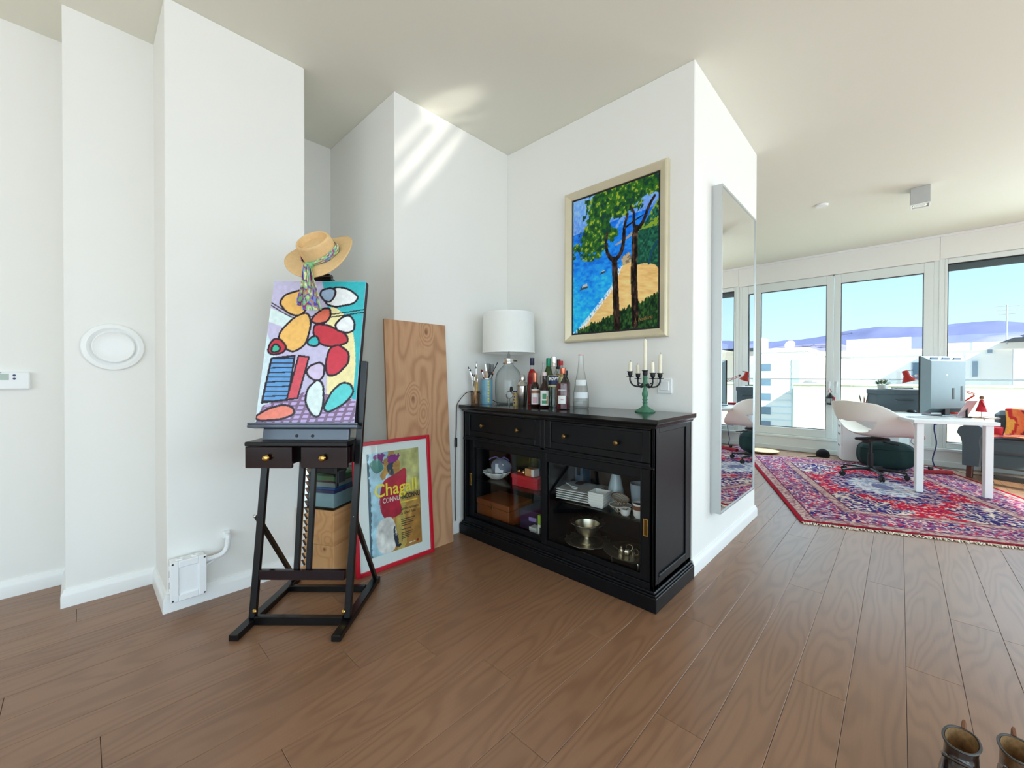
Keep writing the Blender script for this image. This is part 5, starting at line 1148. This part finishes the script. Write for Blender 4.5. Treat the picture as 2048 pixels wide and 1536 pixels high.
for e_, sgn in ((0, -1), (RL_, 1)):
    y = -RWD + .01
    while y < -.01:
        L_ = random.uniform(.02, .05); a = random.uniform(-.9, .9) * (1 if random.random() < .4 else .4)
        fr.tube([(e_, y, .007), (e_ + sgn * L_ * .5, y + L_ * .3 * a, .009 + random.random() * .004), (e_ + sgn * L_, y + L_ * a, .004)], [.0035, .003, .0035], 5)
        y += random.uniform(.005, .011)
fr.build('fringe', P('cream_cotton_fringe', (226, 216, 198), .95), t, kind='stuff')
RZ = .0185

# ============================================================ desk, drawer unit
DA = math.radians(18); DZ = .73
DSK = P('white_desk_laminate', (238, 240, 240), .35, var=.01)
t = thing('desk', 'white desk with square legs standing on the rug', 'desk', (5.62, -.10, RZ), DA)
MB().box(0, 1.72, -.60, 0, DZ - .034 - RZ, DZ - RZ, .003).build('top', DSK, t)
for x, y in ((.03, -.085), (.03, -.57), (1.63, -.57)): MB().box(x, x + .055, y, y + .055, 0, DZ - .034 - RZ, .003).build('leg', DSK, t)
def DK(x, y, z=0.0): v = Vector((5.62, -.10, DZ + .0005 + z)) + R(DA) @ Vector((x, y, 0)); return v
UM = Matrix.Translation((7.08, .575, RZ)) @ R(math.radians(12))
t = thing('drawer_unit', 'white five-drawer unit under the far end of the desk', 'drawers', UM.translation, math.radians(12))
MB().box(0, .36, -.58, -.012, 0, .675, .003).build('carcass', DSK, t)
zs = [.01, .205, .36, .465, .57, .672]
for i in range(5):
    z0, z1 = zs[i], zs[i + 1]
    o = MB().box(.006, .354, -.012, .004, z0 + .003, z1 - .003, .002).build('drawer', DSK, t)
    MB().prism([(.10, z1 - .005), (.24, z1 - .005), (.215, z1 - .030), (.125, z1 - .030)], .004, .0055, M=Matrix(((1, 0, 0, 0), (0, 0, 1, 0), (0, 1, 0, 0), (0, 0, 0, 1)))).build('finger_slot', BLACKP, o)

# ============================================================ office chair
FA = math.radians(-36)
t = thing('office_chair', 'white shell office chair on black five-star castors', 'chair', (6.20, .24, RZ), FA)
SHELL = P('off_white_shell_plastic', (232, 226, 216), .4, var=.01)
ctr = Pic.smooth([(-.37, .865), (-.355, .74), (-.31, .60), (-.21, .495), (-.03, .455), (.17, .448), (.34, .446), (.45, .430)], False, 5)
edg = Pic.smooth([(-.345, .85, .16), (-.29, .84, .25), (-.19, .785, .315), (-.05, .70, .34), (.10, .615, .335), (.24, .535, .315), (.36, .472, .27), (.44, .430, .20)], False, 5)
NC = len(ctr) - 1
def shell(u, v):
    """v along the spine from the top of the back to the seat front, u across"""
    i = min(int(v * NC), NC - 1); f = v * NC - i
    a = [ctr[i][k] * (1 - f) + ctr[i + 1][k] * f for k in range(2)]; b = [edg[i][k] * (1 - f) + edg[i + 1][k] * f for k in range(3)]
    w = 2 * u - 1; k = abs(w) ** 2.3
    return (.03 + a[0] * (1 - k) + b[0] * k, w * b[2], a[1] * (1 - k) + b[1] * k)
NU, NV_ = 28, 44
m = MB().grid(shell, NU, NV_)
keep = []
for q in m.f:
    i = min(q) % (NU + 1); j = min(q) // (NU + 1); uu = (i + .5) / NU * 2 - 1; vv = (j + .5) / NV_
    if ((uu / .62) ** 2 + ((vv - .33) / .085) ** 2) > 1: keep.append(q)
m.f = keep; m.m = [0] * len(keep)
o = m.build('shell', SHELL, t, 70); solid(o, .010); subs(o, 1)
MB().box(-.13, .17, -.09, .09, .405, .435, .012).box(-.10, -.02, -.02, .02, .38, .41, .005).build('seat_plate', BLACKP, t); MB().tube([(.05, -.09, .40), (.06, -.17, .39), (.065, -.24, .385)], .006, 8).build('height_lever', BLACKP, t)
MB().lathe([(.024, .10), (.026, .12), (.026, .26), (.017, .262), (.016, .41)], 20).build('gas_column', BLACKP, t)
MB().lathe([(.02, .06), (.045, .062), (.045, .10), (.03, .115), (.02, .116)], 24).build('hub', BLACKP, t)
for k in range(5):
    a = math.radians(72 * k + 20) ; ca, sa = math.cos(a), math.sin(a)
    MB().tube([(.03 * ca, .03 * sa, .088), (.16 * ca, .16 * sa, .085), (.30 * ca, .30 * sa, .070)], [.026, .022, .015], 10, flat=.65).build('base_arm', BLACKP, t)
    w_ = MB()
    for s_ in (-1, 1): w_.lathe([(0, -.009), (.024, -.009), (.027, -.005), (.027, .005), (.024, .009), (0, .009)], 18, T(.30 * ca - .012 * s_ * sa, .30 * sa + .012 * s_ * ca, .027) @ R(a) @ R(math.pi / 2, 'X'))
    w_.cyl((.30 * ca, .30 * sa, .03), (.30 * ca, .30 * sa, .068), .008, n=8); w_.build('castor', BLACKP, t)

# ============================================================ bag, ball, bowl and dark thing on the floor
t = thing('bean_bag', 'dark green fabric cushion bag under the desk behind the chair', 'bag', (6.88, .13, RZ), math.radians(14))
def bag(u, v):
    a = 2 * math.pi * u; b_ = math.pi * (v - .5); ce = lambda x, p: math.copysign(abs(x) ** p, x)
    r = ce(math.cos(b_), .55) * (1 + .03 * math.sin(9 * a + 5 * v)); return (.19 * r * ce(math.cos(a), .75), .27 * r * ce(math.sin(a), .75), .165 + .165 * ce(math.sin(b_), .7))
MB().grid(bag, 56, 24, cu=True).build('cover', P('dark_green_canvas', (16, 46, 44), .85, var=.2, scale=9, bump=.3, bscale=60), t, 70)
MB().tube([tuple(1.012 * x if i < 2 else x for i, x in enumerate(bag(k / 40, .62))) for k in range(41)], .005, 6).build('piping', P('dark_green_piping', (12, 36, 36), .8), t)
t = thing('straw_bowl', 'flat cream straw bowl on the floor by the terrace door', 'bowl', (7.12, 1.50, 0)); MB().lathe([(0, 0), (.12, 0), (.19, .025), (.20, .032), (.185, .03), (.12, .01), (0, .008)], 36).build('dish', P('cream_straw', (226, 206, 170), .9, var=.15, scale=60), t); MB().lathe([(.198, .030), (.204, .033), (.198, .037), (.194, .033)], 36, close=True).build('rim', STRAW, t)
t = thing('black_pouch', 'small black pouch on the floor left of the drawers', 'pouch', (7.32, .80, 0)); MB().lathe([(0, 0), (.075, 0), (.085, .03), (.07, .08), (.04, .105), (.02, .115), (0, .116)], 20, sx=.8).build('pouch', P('black_fabric', (18, 18, 22), .9), t); MB().tube([(-.05, .03, .01), (-.12, .10, .006), (-.16, .17, .006)], .006, 6).build('strap', BLACKP, t)

# ============================================================ things on the desk
GRY = P('slate_felt_box', (92, 108, 116), .85, var=.06, scale=60)
bp0 = DK(1.10, -.30); t = thing('storage_box', 'slate grey storage box with lid on the desk', 'box', bp0, math.radians(50))
t.location = (6.965, .06, DZ + .0005); t.rotation_euler = (0, 0, math.radians(20))
MB().box(-.15, .15, -.215, .215, 0, .235, .006).build('body', GRY, t); MB().box(-.158, .158, -.223, .223, .205, .262, .006).build('lid', GRY, t)
MB().tube([(-.152, -.13, .14), (-.166, -.10, .135), (-.166, .0, .135), (-.152, .03, .14)], .005, 6).build('handle', P('dark_strap', (60, 70, 76), .8), t)
for y in (-.13, .03): MB().lathe([(.008, 0), (.006, .003), (0, .004)], 12, frame((-.150, y, .14), (-1, 0, 0))).build('rivet', CHROME, t)
def onbox(x, y, z=0): return Vector(t.location) + R(math.radians(20)) @ Vector((x, y, .2625 + z))
pb, pp2, pp3 = onbox(-.06, -.06), onbox(.03, .10), onbox(.06, -.10)
p_ = thing('paper_sheets', 'white papers lying on the grey storage box', 'papers', pb, math.radians(30)); MB().box(-.09, .09, -.13, .13, 0, .006, .001).build('sheet_stack', P('white_paper', (240, 242, 244), .7), p_); MB().box(-.07, .08, -.10, .14, .0065, .012, .001, R(.2)).build('top_sheet', P('bright_paper', (246, 246, 246), .7), p_)
p_ = thing('black_folder', 'black folder lying under the red lamp on the box', 'folder', pp3, math.radians(14)); MB().box(-.022, .07, -.10, .085, 0, .022, .002).build('cover', BLACKP, p_); MB().box(-.020, .068, -.098, .083, .0225, .026).build('pages', P('folder_pages', (200, 204, 206), .7), p_)
p_ = thing('potted_plant', 'small leafy plant with white flowers on the storage box', 'plant', pp2); MB().lathe([(0, 0), (.045, 0), (.055, .06), (.05, .06), (0, .05)], 20).build('pot', CERAM, p_)
LEAF = P('plant_leaf', (70, 92, 48), .5, var=.4, scale=30); rnd = random.Random(5)
for k in range(46):
    a = rnd.uniform(0, 6.28); e = rnd.uniform(.1, 1.4); L_ = rnd.uniform(.05, .085); base = Vector((.02 * math.cos(a), .02 * math.sin(a), .055)); d = Vector((math.cos(a) * math.cos(e), math.sin(a) * math.cos(e), math.sin(e) * .8)); tip = base + d * (L_ + .02)
    sd_ = d.cross(Vector((0, 0, 1))).normalized() * .015
    MB().add([base + d * .03, base + d * (L_ * .7) + sd_, tip, base + d * (L_ * .7) - sd_, base + d * (L_ * .7) + Vector((0, 0, .006))], [(0, 1, 4), (1, 2, 4), (2, 3, 4), (3, 0, 4)]).build('leaf', LEAF, p_)
for k in range(12):
    a = rnd.uniform(0, 6.28); r = rnd.uniform(.02, .075); MB().lathe([(0, 0), (.010, .003), (.007, .008), (0, .009)], 8, T(r * math.cos(a), r * math.sin(a), rnd.uniform(.085, .125))).build('flower', P('white_petal', (238, 238, 226), .6) if k == 0 else bpy.data.materials['white_petal'], p_)
# red anglepoise lamp
lb_ = Vector((6.84, -.42, DZ + .0005)); t = thing('desk_lamp', 'red jointed desk lamp bending over the grey box', 'lamp', lb_)
RLM = P('red_lamp_enamel', (186, 44, 40), .3); lh = Vector((6.86, -.065, 1.135)) - lb_; el_ = Vector((6.93, -.46, 1.02)) - lb_; el2 = Vector((6.98, -.62, .95)) - lb_
MB().lathe([(0, 0), (.085, 0), (.088, .006), (.08, .022), (.02, .026), (0, .026)], 30).build('base', RLM, t); MB().cyl((0, 0, .024), (0, 0, .06), .010, n=12).build('pivot', STEEL, t)
for s_ in (-1, 1):
    o_ = Vector((0, 0, .012 * s_)); MB().tube([Vector((0, 0, .055)) + o_ * .3, el2 + o_ * .5], .0045, 8).build('lower_arm', RLM, t); MB().tube([el2 + o_ * .6, lh + Vector((.0, -.07, .03)) + o_], .0045, 8).build('upper_arm', RLM, t)
for q in (el2, lh + Vector((0, -.07, .03))): MB().lathe([(.014, -.012), (.014, .012)], 14, T(*q) @ R(math.pi / 2, 'Y')).build('joint', STEEL, t)
HF = T(*lh) @ R(math.radians(-18), 'X')
MB().lathe([(.0, .095), (.026, .094), (.030, .085), (.030, .035), (.036, .022), (.062, -.028), (.074, -.045), (.070, -.045), (.034, .018), (.0, .02)], 30, HF).build('shade', RLM, t); MB().tube([HF @ Vector((0, 0, .09)), HF @ Vector((.0, -.03, .085)), HF @ Vector((0, -.07, .08))], .004, 6).build('shade_lever', BLACKP, t)
# pen pot, red tray, red box, mouse-like black things
pq = Vector((6.72, .14, DZ + .0005)); t = thing('pen_pot', 'red pen pot on the desk behind the chair back', 'pot', Vector((7.02, .345, DZ + .0005))); MB().lathe([(0, 0), (.040, 0), (.042, .085), (.039, .085), (.037, .005), (0, .005)], 20).build('pot', RED, t)
pens = (((30, 30, 36), -.03, .03, .19), ((140, 30, 40), .03, .0, .17), ((90, 90, 96), -.01, -.03, .20), ((170, 60, 50), .035, -.03, .165), ((40, 44, 60), .0, .035, .18), ((196, 120, 90), -.035, -.01, .16))
pn_lab = ('black pen leaning left in the red pot', 'dark red pencil in the red pot', 'grey pen standing tallest in the red pot', 'coral pencil leaning right in the red pot', 'navy pen at the back of the red pot', 'tan pencil at the front of the red pot')
for (pc_, dx, dy, L_), lb in zip(pens, pn_lab):
    q = thing('pen', lb, 'pen', Vector((7.02, .345, DZ + .008)), 0, 'pens in the red pot'); MB().tube([(dx * .3, dy * .3, 0), (dx * 1.2, dy * 1.2, L_ * .8)], .004, 6).build('barrel', P('pen_barrel', pc_, .4), q); MB().tube([(dx * 1.2, dy * 1.2, L_ * .8), (dx * 1.45, dy * 1.45, L_)], [.004, .001], 6).build('tip', BLACKP, q)
t = thing('red_letter_tray', 'red tray of small things on the end of the desk', 'tray', DK(1.60, -.08), DA + .3); MB().box(-.10, .10, -.07, .07, 0, .006, .002).build('tray_floor', RED, t); MB().box(-.10, .10, -.07, -.064, .0065, .04, .001).box(-.10, .10, .064, .07, .0065, .04, .001).box(-.10, -.094, -.063, .063, .0065, .04).box(.094, .10, -.063, .063, .0065, .04).build('tray_rim', RED, t); MB().box(-.07, .05, -.04, .04, .007, .05, .004).build('contents', P('dark_red_leather', (110, 30, 36), .6), t)
t = thing('red_charger', 'small red box lying by the foot of the monitor', 'box', Vector((6.68, -.20, DZ + .0005)), DA); MB().box(-.03, .03, -.05, .05, 0, .032, .003).build('body', RED, t); MB().box(-.0315, -.03, -.03, .03, .010, .02).build('stripe', P('dark_red', (110, 12, 24), .4), t)
for lb, x, y, rz in (('black computer mouse in front of the storage box', 6.73, -.10, .4), ('black glasses case left of the storage box', 6.69, .165, 1.2)):
    t = thing('black_mouse' if 'mouse' in lb else 'glasses_case', lb, 'mouse' if 'mouse' in lb else 'case', (x, y, DZ + .0005), rz); MB().lathe([(0, .0), (.045, .0), (.05, .008), (.036, .026), (0, .032)], 24, sx=1.5, sy=.8).build('body', BLACKP, t); MB().lathe([(.05, .007), (.052, .009), (.05, .011)], 24, sx=1.5, sy=.8, close=True).build('seam', GASK, t)
# monitor seen from behind
MA = math.radians(-8); mb_ = Vector((6.47, -.33, DZ + .0005))
t = thing('monitor', 'flat screen monitor seen from its grey back', 'monitor', mb_, math.radians(-35))
GB = P('grey_blue_monitor_shell', (104, 120, 124), .35, .2, var=.05)
# local +y is the screen side
MB().box(-.30, .30, .004, .024, .03, .645, .004).build('bezel', BLACKP, t); MB().box(-.285, .285, .0242, .0252, .045, .630).build('screen', P('black_screen', (10, 11, 13), .15), t)
m = MB(); A = [(-.30, .03), (.30, .03), (.30, .645), (-.30, .645)]; B_ = [(-.24, .08), (.24, .08), (.24, .59), (-.24, .59)]
m.add([(x, .004, z) for x, z in A] + [(x, -.055, z) for x, z in B_], [(4, 5, 6, 7), (0, 1, 5, 4), (1, 2, 6, 5), (2, 3, 7, 6), (3, 0, 4, 7)]); m.build('back_shell', GB, t, 20)
for x in (-.16, 0, .16): MB().box(x - .05, x + .05, -.034, -.024, .604, .628, 0).build('vent', P('vent_blue_grey', (70, 96, 130), .5), t, 0)
for x, z0, z1 in ((.19, .16, .32), (.07, .18, .30)): MB().box(x - .012, x + .012, -.058, -.050, z0, z1).build('port_slot', BLACKP, t, 0)
MB().lathe([(.012, 0), (.012, .001)], 16, frame((-.02, -.0552, .44), (0, -1, 0))).build('badge', TRIM, t)
MB().box(-.035, .035, -.05, -.015, .012, .20, .004).build('stand_neck', BLACKP, t); MB().box(-.15, .15, -.10, .09, 0, .012, .004).build('stand_foot', P('grey_stand', (110, 122, 128), .3, .3), t)
t = thing('keyboard', 'slim grey keyboard on the near end of the desk', 'keyboard', DK(.28, -.20), DA + math.radians(90)); MB().box(-.15, .15, -.055, .055, 0, .010, .003).build('case', ALU, t)
kc = P('pale_keycap', (200, 204, 206), .5)
kb = MB()
for r in range(4):
    for k in range(12): kb.box(-.138 + k * .0232, -.118 + k * .0232, -.045 + r * .024, -.026 + r * .024, .0102, .013)
kb.build('keycaps', kc, t, 0, kind='stuff')
t = thing('tablet', 'tablet leaning on its stand beside the monitor', 'tablet', Vector((6.33, -.46, DZ + .0005)), math.radians(150))
TBM = T(0, 0, .0) @ R(math.radians(-25), 'X'); MB().box(-.085, .085, 0, .008, .004, .20, .002, TBM).build('body', P('silver_pink_tablet', (206, 190, 196), .3, .4), t); MB().box(-.078, .078, -.001, 0, .012, .192, 0, TBM).build('screen', P('dark_screen', (20, 22, 30), .1), t); MB().box(-.05, .05, .03, .10, .0, .006, .001).box(-.01, .01, .04, .055, .005, .10).build('stand', BLACKP, t)
t = thing('wooden_coaster', 'round pale tray under the little red figure', 'tray', Vector((6.30, -.62, DZ + .0005))); MB().lathe([(0, 0), (.095, 0), (.105, .010), (.10, .012), (.09, .006), (0, .005)], 36).build('dish', P('pale_wood', (214, 196, 170), .5), t); MB().lathe([(.102, .009), (.107, .012), (.102, .014), (.099, .012)], 36, close=True).build('rim', BROWN, t)
t = thing('red_figurine', 'small standing doll figurine in a red dress', 'figurine', Vector((6.30, -.60, DZ + .007))); MB().lathe([(0, 0), (.022, 0), (.022, .006), (0, .008)], 16).build('base', TRIM, t)
for s_ in (-1, 1): MB().tube([(.006 * s_, 0, .007), (.006 * s_, 0, .075)], .0045, 8).build('leg', CERAM, t)
MB().lathe([(0, .058), (.045, .060), (.034, .10), (.022, .135), (.020, .16), (.014, .178), (0, .18)], 18).build('dress', RED, t); MB().lathe([(0, .176), (.010, .180), (.016, .196), (.012, .212), (0, .216)], 16).build('head', P('skin_tone', (214, 170, 140), .6), t); MB().lathe([(.017, .192), (.018, .205), (.012, .218), (0, .221)], 16).build('hair', BROWN, t)
for s_ in (-1, 1): MB().tube([(.018 * s_, 0, .165), (.034 * s_, -.01, .135), (.030 * s_, -.02, .11)], [.008, .007, .005], 8).build('arm', RED, t)

# ------------------------------------------------------------ cables, power strip
t = thing('power_strip', 'red power strip lying on the rug under the desk', 'power strip', (6.90, -.30, RZ), math.radians(-62)); MB().box(-.16, .16, -.03, .03, 0, .042, .005).build('body', P('dark_red_plastic', (150, 20, 34), .4), t)
for k in range(4): MB().lathe([(.019, 0), (.019, .002), (.015, .0025), (.014, 0)], 18, T(-.11 + k * .07, 0, .0415)).build('socket', BLACKP, t)
MB().box(-.06, -.02, -.018, .018, .044, .075, .004).build('plug', BLACKP, t)
BLUEP = P('dark_blue_cable', (24, 30, 90), .5)
t = thing('blue_power_cable', 'dark blue cable hanging from the desk to the power strip', 'cable', (6.88, -.30, RZ + .05)); MB().tube([tuple(q) for q in Pic.smooth([(.0, 0, .03), (-.01, .02, .12), (.0, -.01, .30), (.0, .01, .47), (.0, .0, .60)], False, 6)], .006, 6).build('cord', BLUEP, t); MB().box(-.014, .014, -.012, .012, .52, .62, .005).build('connector', BLUEP, t)
for lb, pts, mt in (('thin grey cable looping under the desk', [(7.25, -.12, .66), (7.2, -.13, .45), (7.1, -.10, .34), (7.05, -.16, .30), (7.15, -.2, .22), (7.3, -.18, .25)], P('grey_cable', (120, 128, 130), .5)), ('black cable running from the figurine end down to the floor', [(6.75, -.66, .69), (6.78, -.68, .5), (6.85, -.70, .3), (6.86, -.72, .12), (6.80, -.74, .006)], BLACKP), ('black cable trailing along the floor behind the power strip', [(7.08, -.06, .03), (7.25, -.14, .03), (7.1, -.25, .045), (7.32, -.45, .02), (7.2, -.6, .006), (7.3, -.8, .006)], BLACKP)):
    pts2 = [Vector(tuple(q)) for q in Pic.smooth(pts, False, 6)]; t = thing('cable', lb, 'cable', pts2[-1]); MB().tube([p - pts2[-1] for p in pts2], .0045, 6).build('cord', mt, t); MB().cyl((pts2[0] - pts2[-1]), (pts2[0] - pts2[-1]) + Vector((0, 0, .02)), .006, n=8).build('plug', mt, t)
# lantern hanging from the terrace door handle
t = thing('hanging_lantern', 'small black lantern on a red cord at the door handle', 'lantern', (XW - .05, .748, .74))
MB().tube([(0, .012, .245), (-.004, .022, .19), (0, 0, .165), (-.004, -.022, .19), (0, .012, .245)], .0035, 6).build('cord', RED, t)
MB().lathe([(0, 0), (.062, 0), (.066, .006), (.05, .014), (.048, .02)], 20).build('base', BLACKP, t); MB().lathe([(.046, .02), (.05, .05), (.046, .095)], 20).build('glass', CLEAR, t); MB().lathe([(.052, .092), (.055, .10), (.03, .14), (.010, .155), (.012, .165), (0, .168)], 20).build('roof', BLACKP, t)
for k in range(5): a = k * 1.257; MB().tube([(.047 * math.cos(a), .047 * math.sin(a), .018), (.051 * math.cos(a), .051 * math.sin(a), .055), (.048 * math.cos(a), .048 * math.sin(a), .097)], .003, 5).build('cage_wire', BLACKP, t)
MB().prism([(0, 0), (.028, -.01), (.02, -.06), (.006, -.055)], -.002, .002, M=Matrix(((0, 0, 1, -.03), (-1, 0, 0, -.035), (0, 1, 0, .12), (0, 0, 0, 1)))).build('red_ribbon', RED, t)

# ============================================================ sofa with throw
SO = (6.98, -.52, 0); SR = math.radians(-116)      # local x runs along the sofa to the right, -y is the front
SR = math.atan2(-.90, -.30)
t = thing('sofa', 'grey rolled-arm sofa with dark wooden legs by the window', 'sofa', SO, SR)
SFG = P('slate_grey_upholstery', (78, 92, 98), .9, var=.08, scale=50, bump=.2, bscale=300, sheen=.3); DKW = P('dark_red_wood_leg', (84, 36, 24), .35)
# with local x along the front, the back lies on local +y
pr2 = [(0, .14), (.13, .14), (.14, .30), (.13, .44), (.16, .52), (.15, .585), (.10, .615), (.03, .61), (-.03, .57), (-.045, .51), (-.015, .46), (0, .38)]
def prism_arm(x0): return MB().prism([(x, z) for x, z in pr2], 0.0, .62, M=Matrix(((1, 0, 0, x0), (0, 0, 1, .0), (0, 1, 0, 0), (0, 0, 0, 1))))
ar = prism_arm(0); ar.build('arm', SFG, t, 50)
ar = MB().prism([(-x, z) for x, z in pr2], 0, .62, M=Matrix(((1, 0, 0, 2.0), (0, 0, 1, 0), (0, 1, 0, 0), (0, 0, 0, 1)))); ar.build('arm', SFG, t, 50)
MB().box(.13, 1.87, .06, .62, .14, .30, .02).build('seat_base', SFG, t)
MB().box(.60 - .45, 1.0, .03, .47, .30, .455, .035).build('seat_cushion', SFG, t); MB().box(1.005, 1.86, .03, .47, .30, .455, .035).build('seat_cushion', SFG, t)
MB().box(.13, 1.87, .47, .62, .30, .76, .05).build('backrest', SFG, t)
for x, y in ((.05, .04), (.05, .55), (1.95, .04), (1.95, .55)): MB().beam((x, y + .02, .14), (x, y, 0), .05, .05, .006).build('leg', DKW, t)
tr_ = t
def sofa_pt(x, y, z): return Vector(SO) + R(SR) @ Vector((x, y, z))
THC = colmat('woven_throw', .9, .3, 200, sheen=.3); U, V = np.meshgrid(np.linspace(0, 1, 90), np.linspace(0, 1, 90))
n1 = fbm(U * 3 + V * 1.5, V * 2.2 - U, 71, 3); band_ = (n1 * 7 + V * 3 + U * 2) % 1.0
pal2 = np.array([(240, 110, 60), (250, 160, 70), (230, 80, 60), (150, 30, 44), (244, 120, 70), (246, 140, 80), (206, 50, 50), (252, 190, 90)], float)
tc_ = pal2[np.clip((fbm(U * 4 + 3, V * 3 + U * 2, 77, 3) * 11).astype(int) % 8, 0, 7)]; tc_ = tc_ * (1 - .12 * (vnoise(U * 120, V * 120, 5))[..., None])
co = np.zeros((90, 90, 3))
for j in range(90):
    for i in range(90):
        u, v = i / 89, j / 89; x = .20 + 1.0 * u; wv = .014 * math.sin(u * 17 + v * 4) + .008 * math.sin(v * 21)
        s = v * 1.15                      # over the back, down the front of the back, onto the seat
        if s < .18: y, z = .63 - s, .775
        elif s < .50: y, z = .455 - .035 - (s - .18) * .16, .775 - (s - .18) * .90
        else: y, z = .368 - (s - .50) * .52, .487
        co[j, i] = sofa_pt(x + .05 * math.sin(v * 5), y - .02 + wv * .6, z + abs(wv))
o = link('throw_blanket', grid_mesh('throw_blanket', co, tc_, THC)); tag(o, 'orange and crimson woven throw draped over the sofa', 'blanket'); solid(o, .008)
t = thing('red_cushion', 'small red cushion with dark trim near the sofa arm', 'cushion', sofa_pt(.225, .10, .502), SR)
def cush(u, v):
    x, z = 2 * u - 1, 2 * v - 1; b_ = (1 - x ** 4) * (1 - z ** 4); return (.06 * x, -.03 * b_ + .0, .05 + .05 * z)
cm = Matrix.Rotation(math.radians(-22), 4, 'X')
MB().grid(cush, 16, 16, M=cm).grid(lambda u, v: (lambda q: (q[0], -q[1], q[2]))(cush(1 - u, v)), 16, 16, M=cm).build('cover', P('red_cushion_fabric', (186, 34, 46), .85, var=.3, scale=12), t, 60)
MB().tube([cm @ Vector(p) for p in ((-.06, 0, 0), (.06, 0, 0), (.06, 0, .10), (-.06, 0, .10), (-.06, 0, 0))], .004, 6).build('piping', P('dark_piping', (60, 24, 40), .8), t)

# ============================================================ boots at the lower right
LEA = P('dark_brown_patent_leather', (40, 26, 20), .18, var=.4, scale=12, coat=.6); LEO = P('leopard_lining', (140, 108, 70), .8, var=.9, scale=60); INS = P('chestnut_insole', (128, 70, 48), .6); TANL = P('tan_heel_leather', (116, 74, 50), .4)
def boot(label, loc, rz, upm):
    t = thing('ankle_boot', label, 'boot', loc, rz)
    rings = [(.012, -.004, .262, .041), (.03, -.008, .268, .044), (.05, -.008, .256, .044), (.068, -.006, .222, .042), (.085, -.004, .178, .039), (.10, -.002, .142, .036), (.118, .0, .116, .034), (.138, -.002, .104, .033), (.158, -.006, .102, .035)]
    def loft(rs, n, off=0.0):
        def f(u, v):
            i = min(int(v * (len(rs) - 1)), len(rs) - 2); k = v * (len(rs) - 1) - i
            z, x0, x1, w_ = [rs[i][q] * (1 - k) + rs[i + 1][q] * k for q in range(4)]; a = 2 * math.pi * u
            c_, s_ = math.cos(a), math.sin(a); xc, hx = (x0 + x1) / 2, (x1 - x0) / 2 - off
            return (xc + hx * c_, (w_ - off) * math.copysign(abs(s_) ** .8, s_) * (1 - .12 * c_ * (hx > .09)), z)
        return MB().grid(f, 40, n, cu=True)
    loft(rings, 32).build('upper', upm, t, 70)
    loft(rings[5:], 10, .004).build('lining', LEO, t, 70); ou = [(-.008, -.015), (.02, -.036), (.08, -.038), (.17, -.046), (.235, -.038), (.268, -.012), (.268, .012), (.235, .038), (.17, .046), (.08, .038), (.02, .036), (-.008, .015)]
    MB().prism(ou, .006, .014).build('sole', BLACKP, t); MB().prism([(-.008, -.015), (.02, -.036), (.07, -.037), (.07, .037), (.02, .036), (-.008, .015)], 0, .0062).build('heel', TANL, t)
    MB().lathe([(0, .095), (.05, .095), (.05, .100), (0, .101)], 20, T(.055, 0, 0), sy=.6).build('insole', INS, t)
    z, x0, x1, w_ = rings[-1]; rr = [((x0 + x1) / 2 + (x1 - x0) / 2 * math.cos(k * .1571), w_ * math.copysign(abs(math.sin(k * .1571)) ** .8, math.sin(k * .1571)), z) for k in range(41)]
    MB().tube(rr, .0032, 6).build('collar', P('pewter_piping', (70, 66, 62), .35, .4), t)
    for zz, k in ((.075, .19), (.115, .118)): MB().tube([(k - .05, -.030, zz - .004), (k - .022, -.026, zz + .010), (k - .010, 0, zz + .016), (k - .022, .026, zz + .010), (k - .05, .030, zz - .004)], .009, 8, flat=.6).build('strap', LEA, t)
    MB().rect_frame(-.013, .013, -.010, .010, .003, 0, .003, .001, T(.10, -.034, .082) @ R(.15)).build('buckle', CHROME, t); MB().tube([(-.008, 0, .13), (-.022, 0, .150), (-.018, 0, .170), (-.004, 0, .160)], .005, 6, flat=1.8).build('pull_tab', TANL, t)
    return t
boot('dark brown leather boot showing its leopard lining, left of the pair', (1.70, -.135, 0), math.radians(172), LEA)
boot('tan-toned leather boot at the right of the pair', (1.76, -.235, 0), math.radians(180), P('tan_brown_leather', (92, 62, 36), .25, var=.6, scale=9, coat=.5))
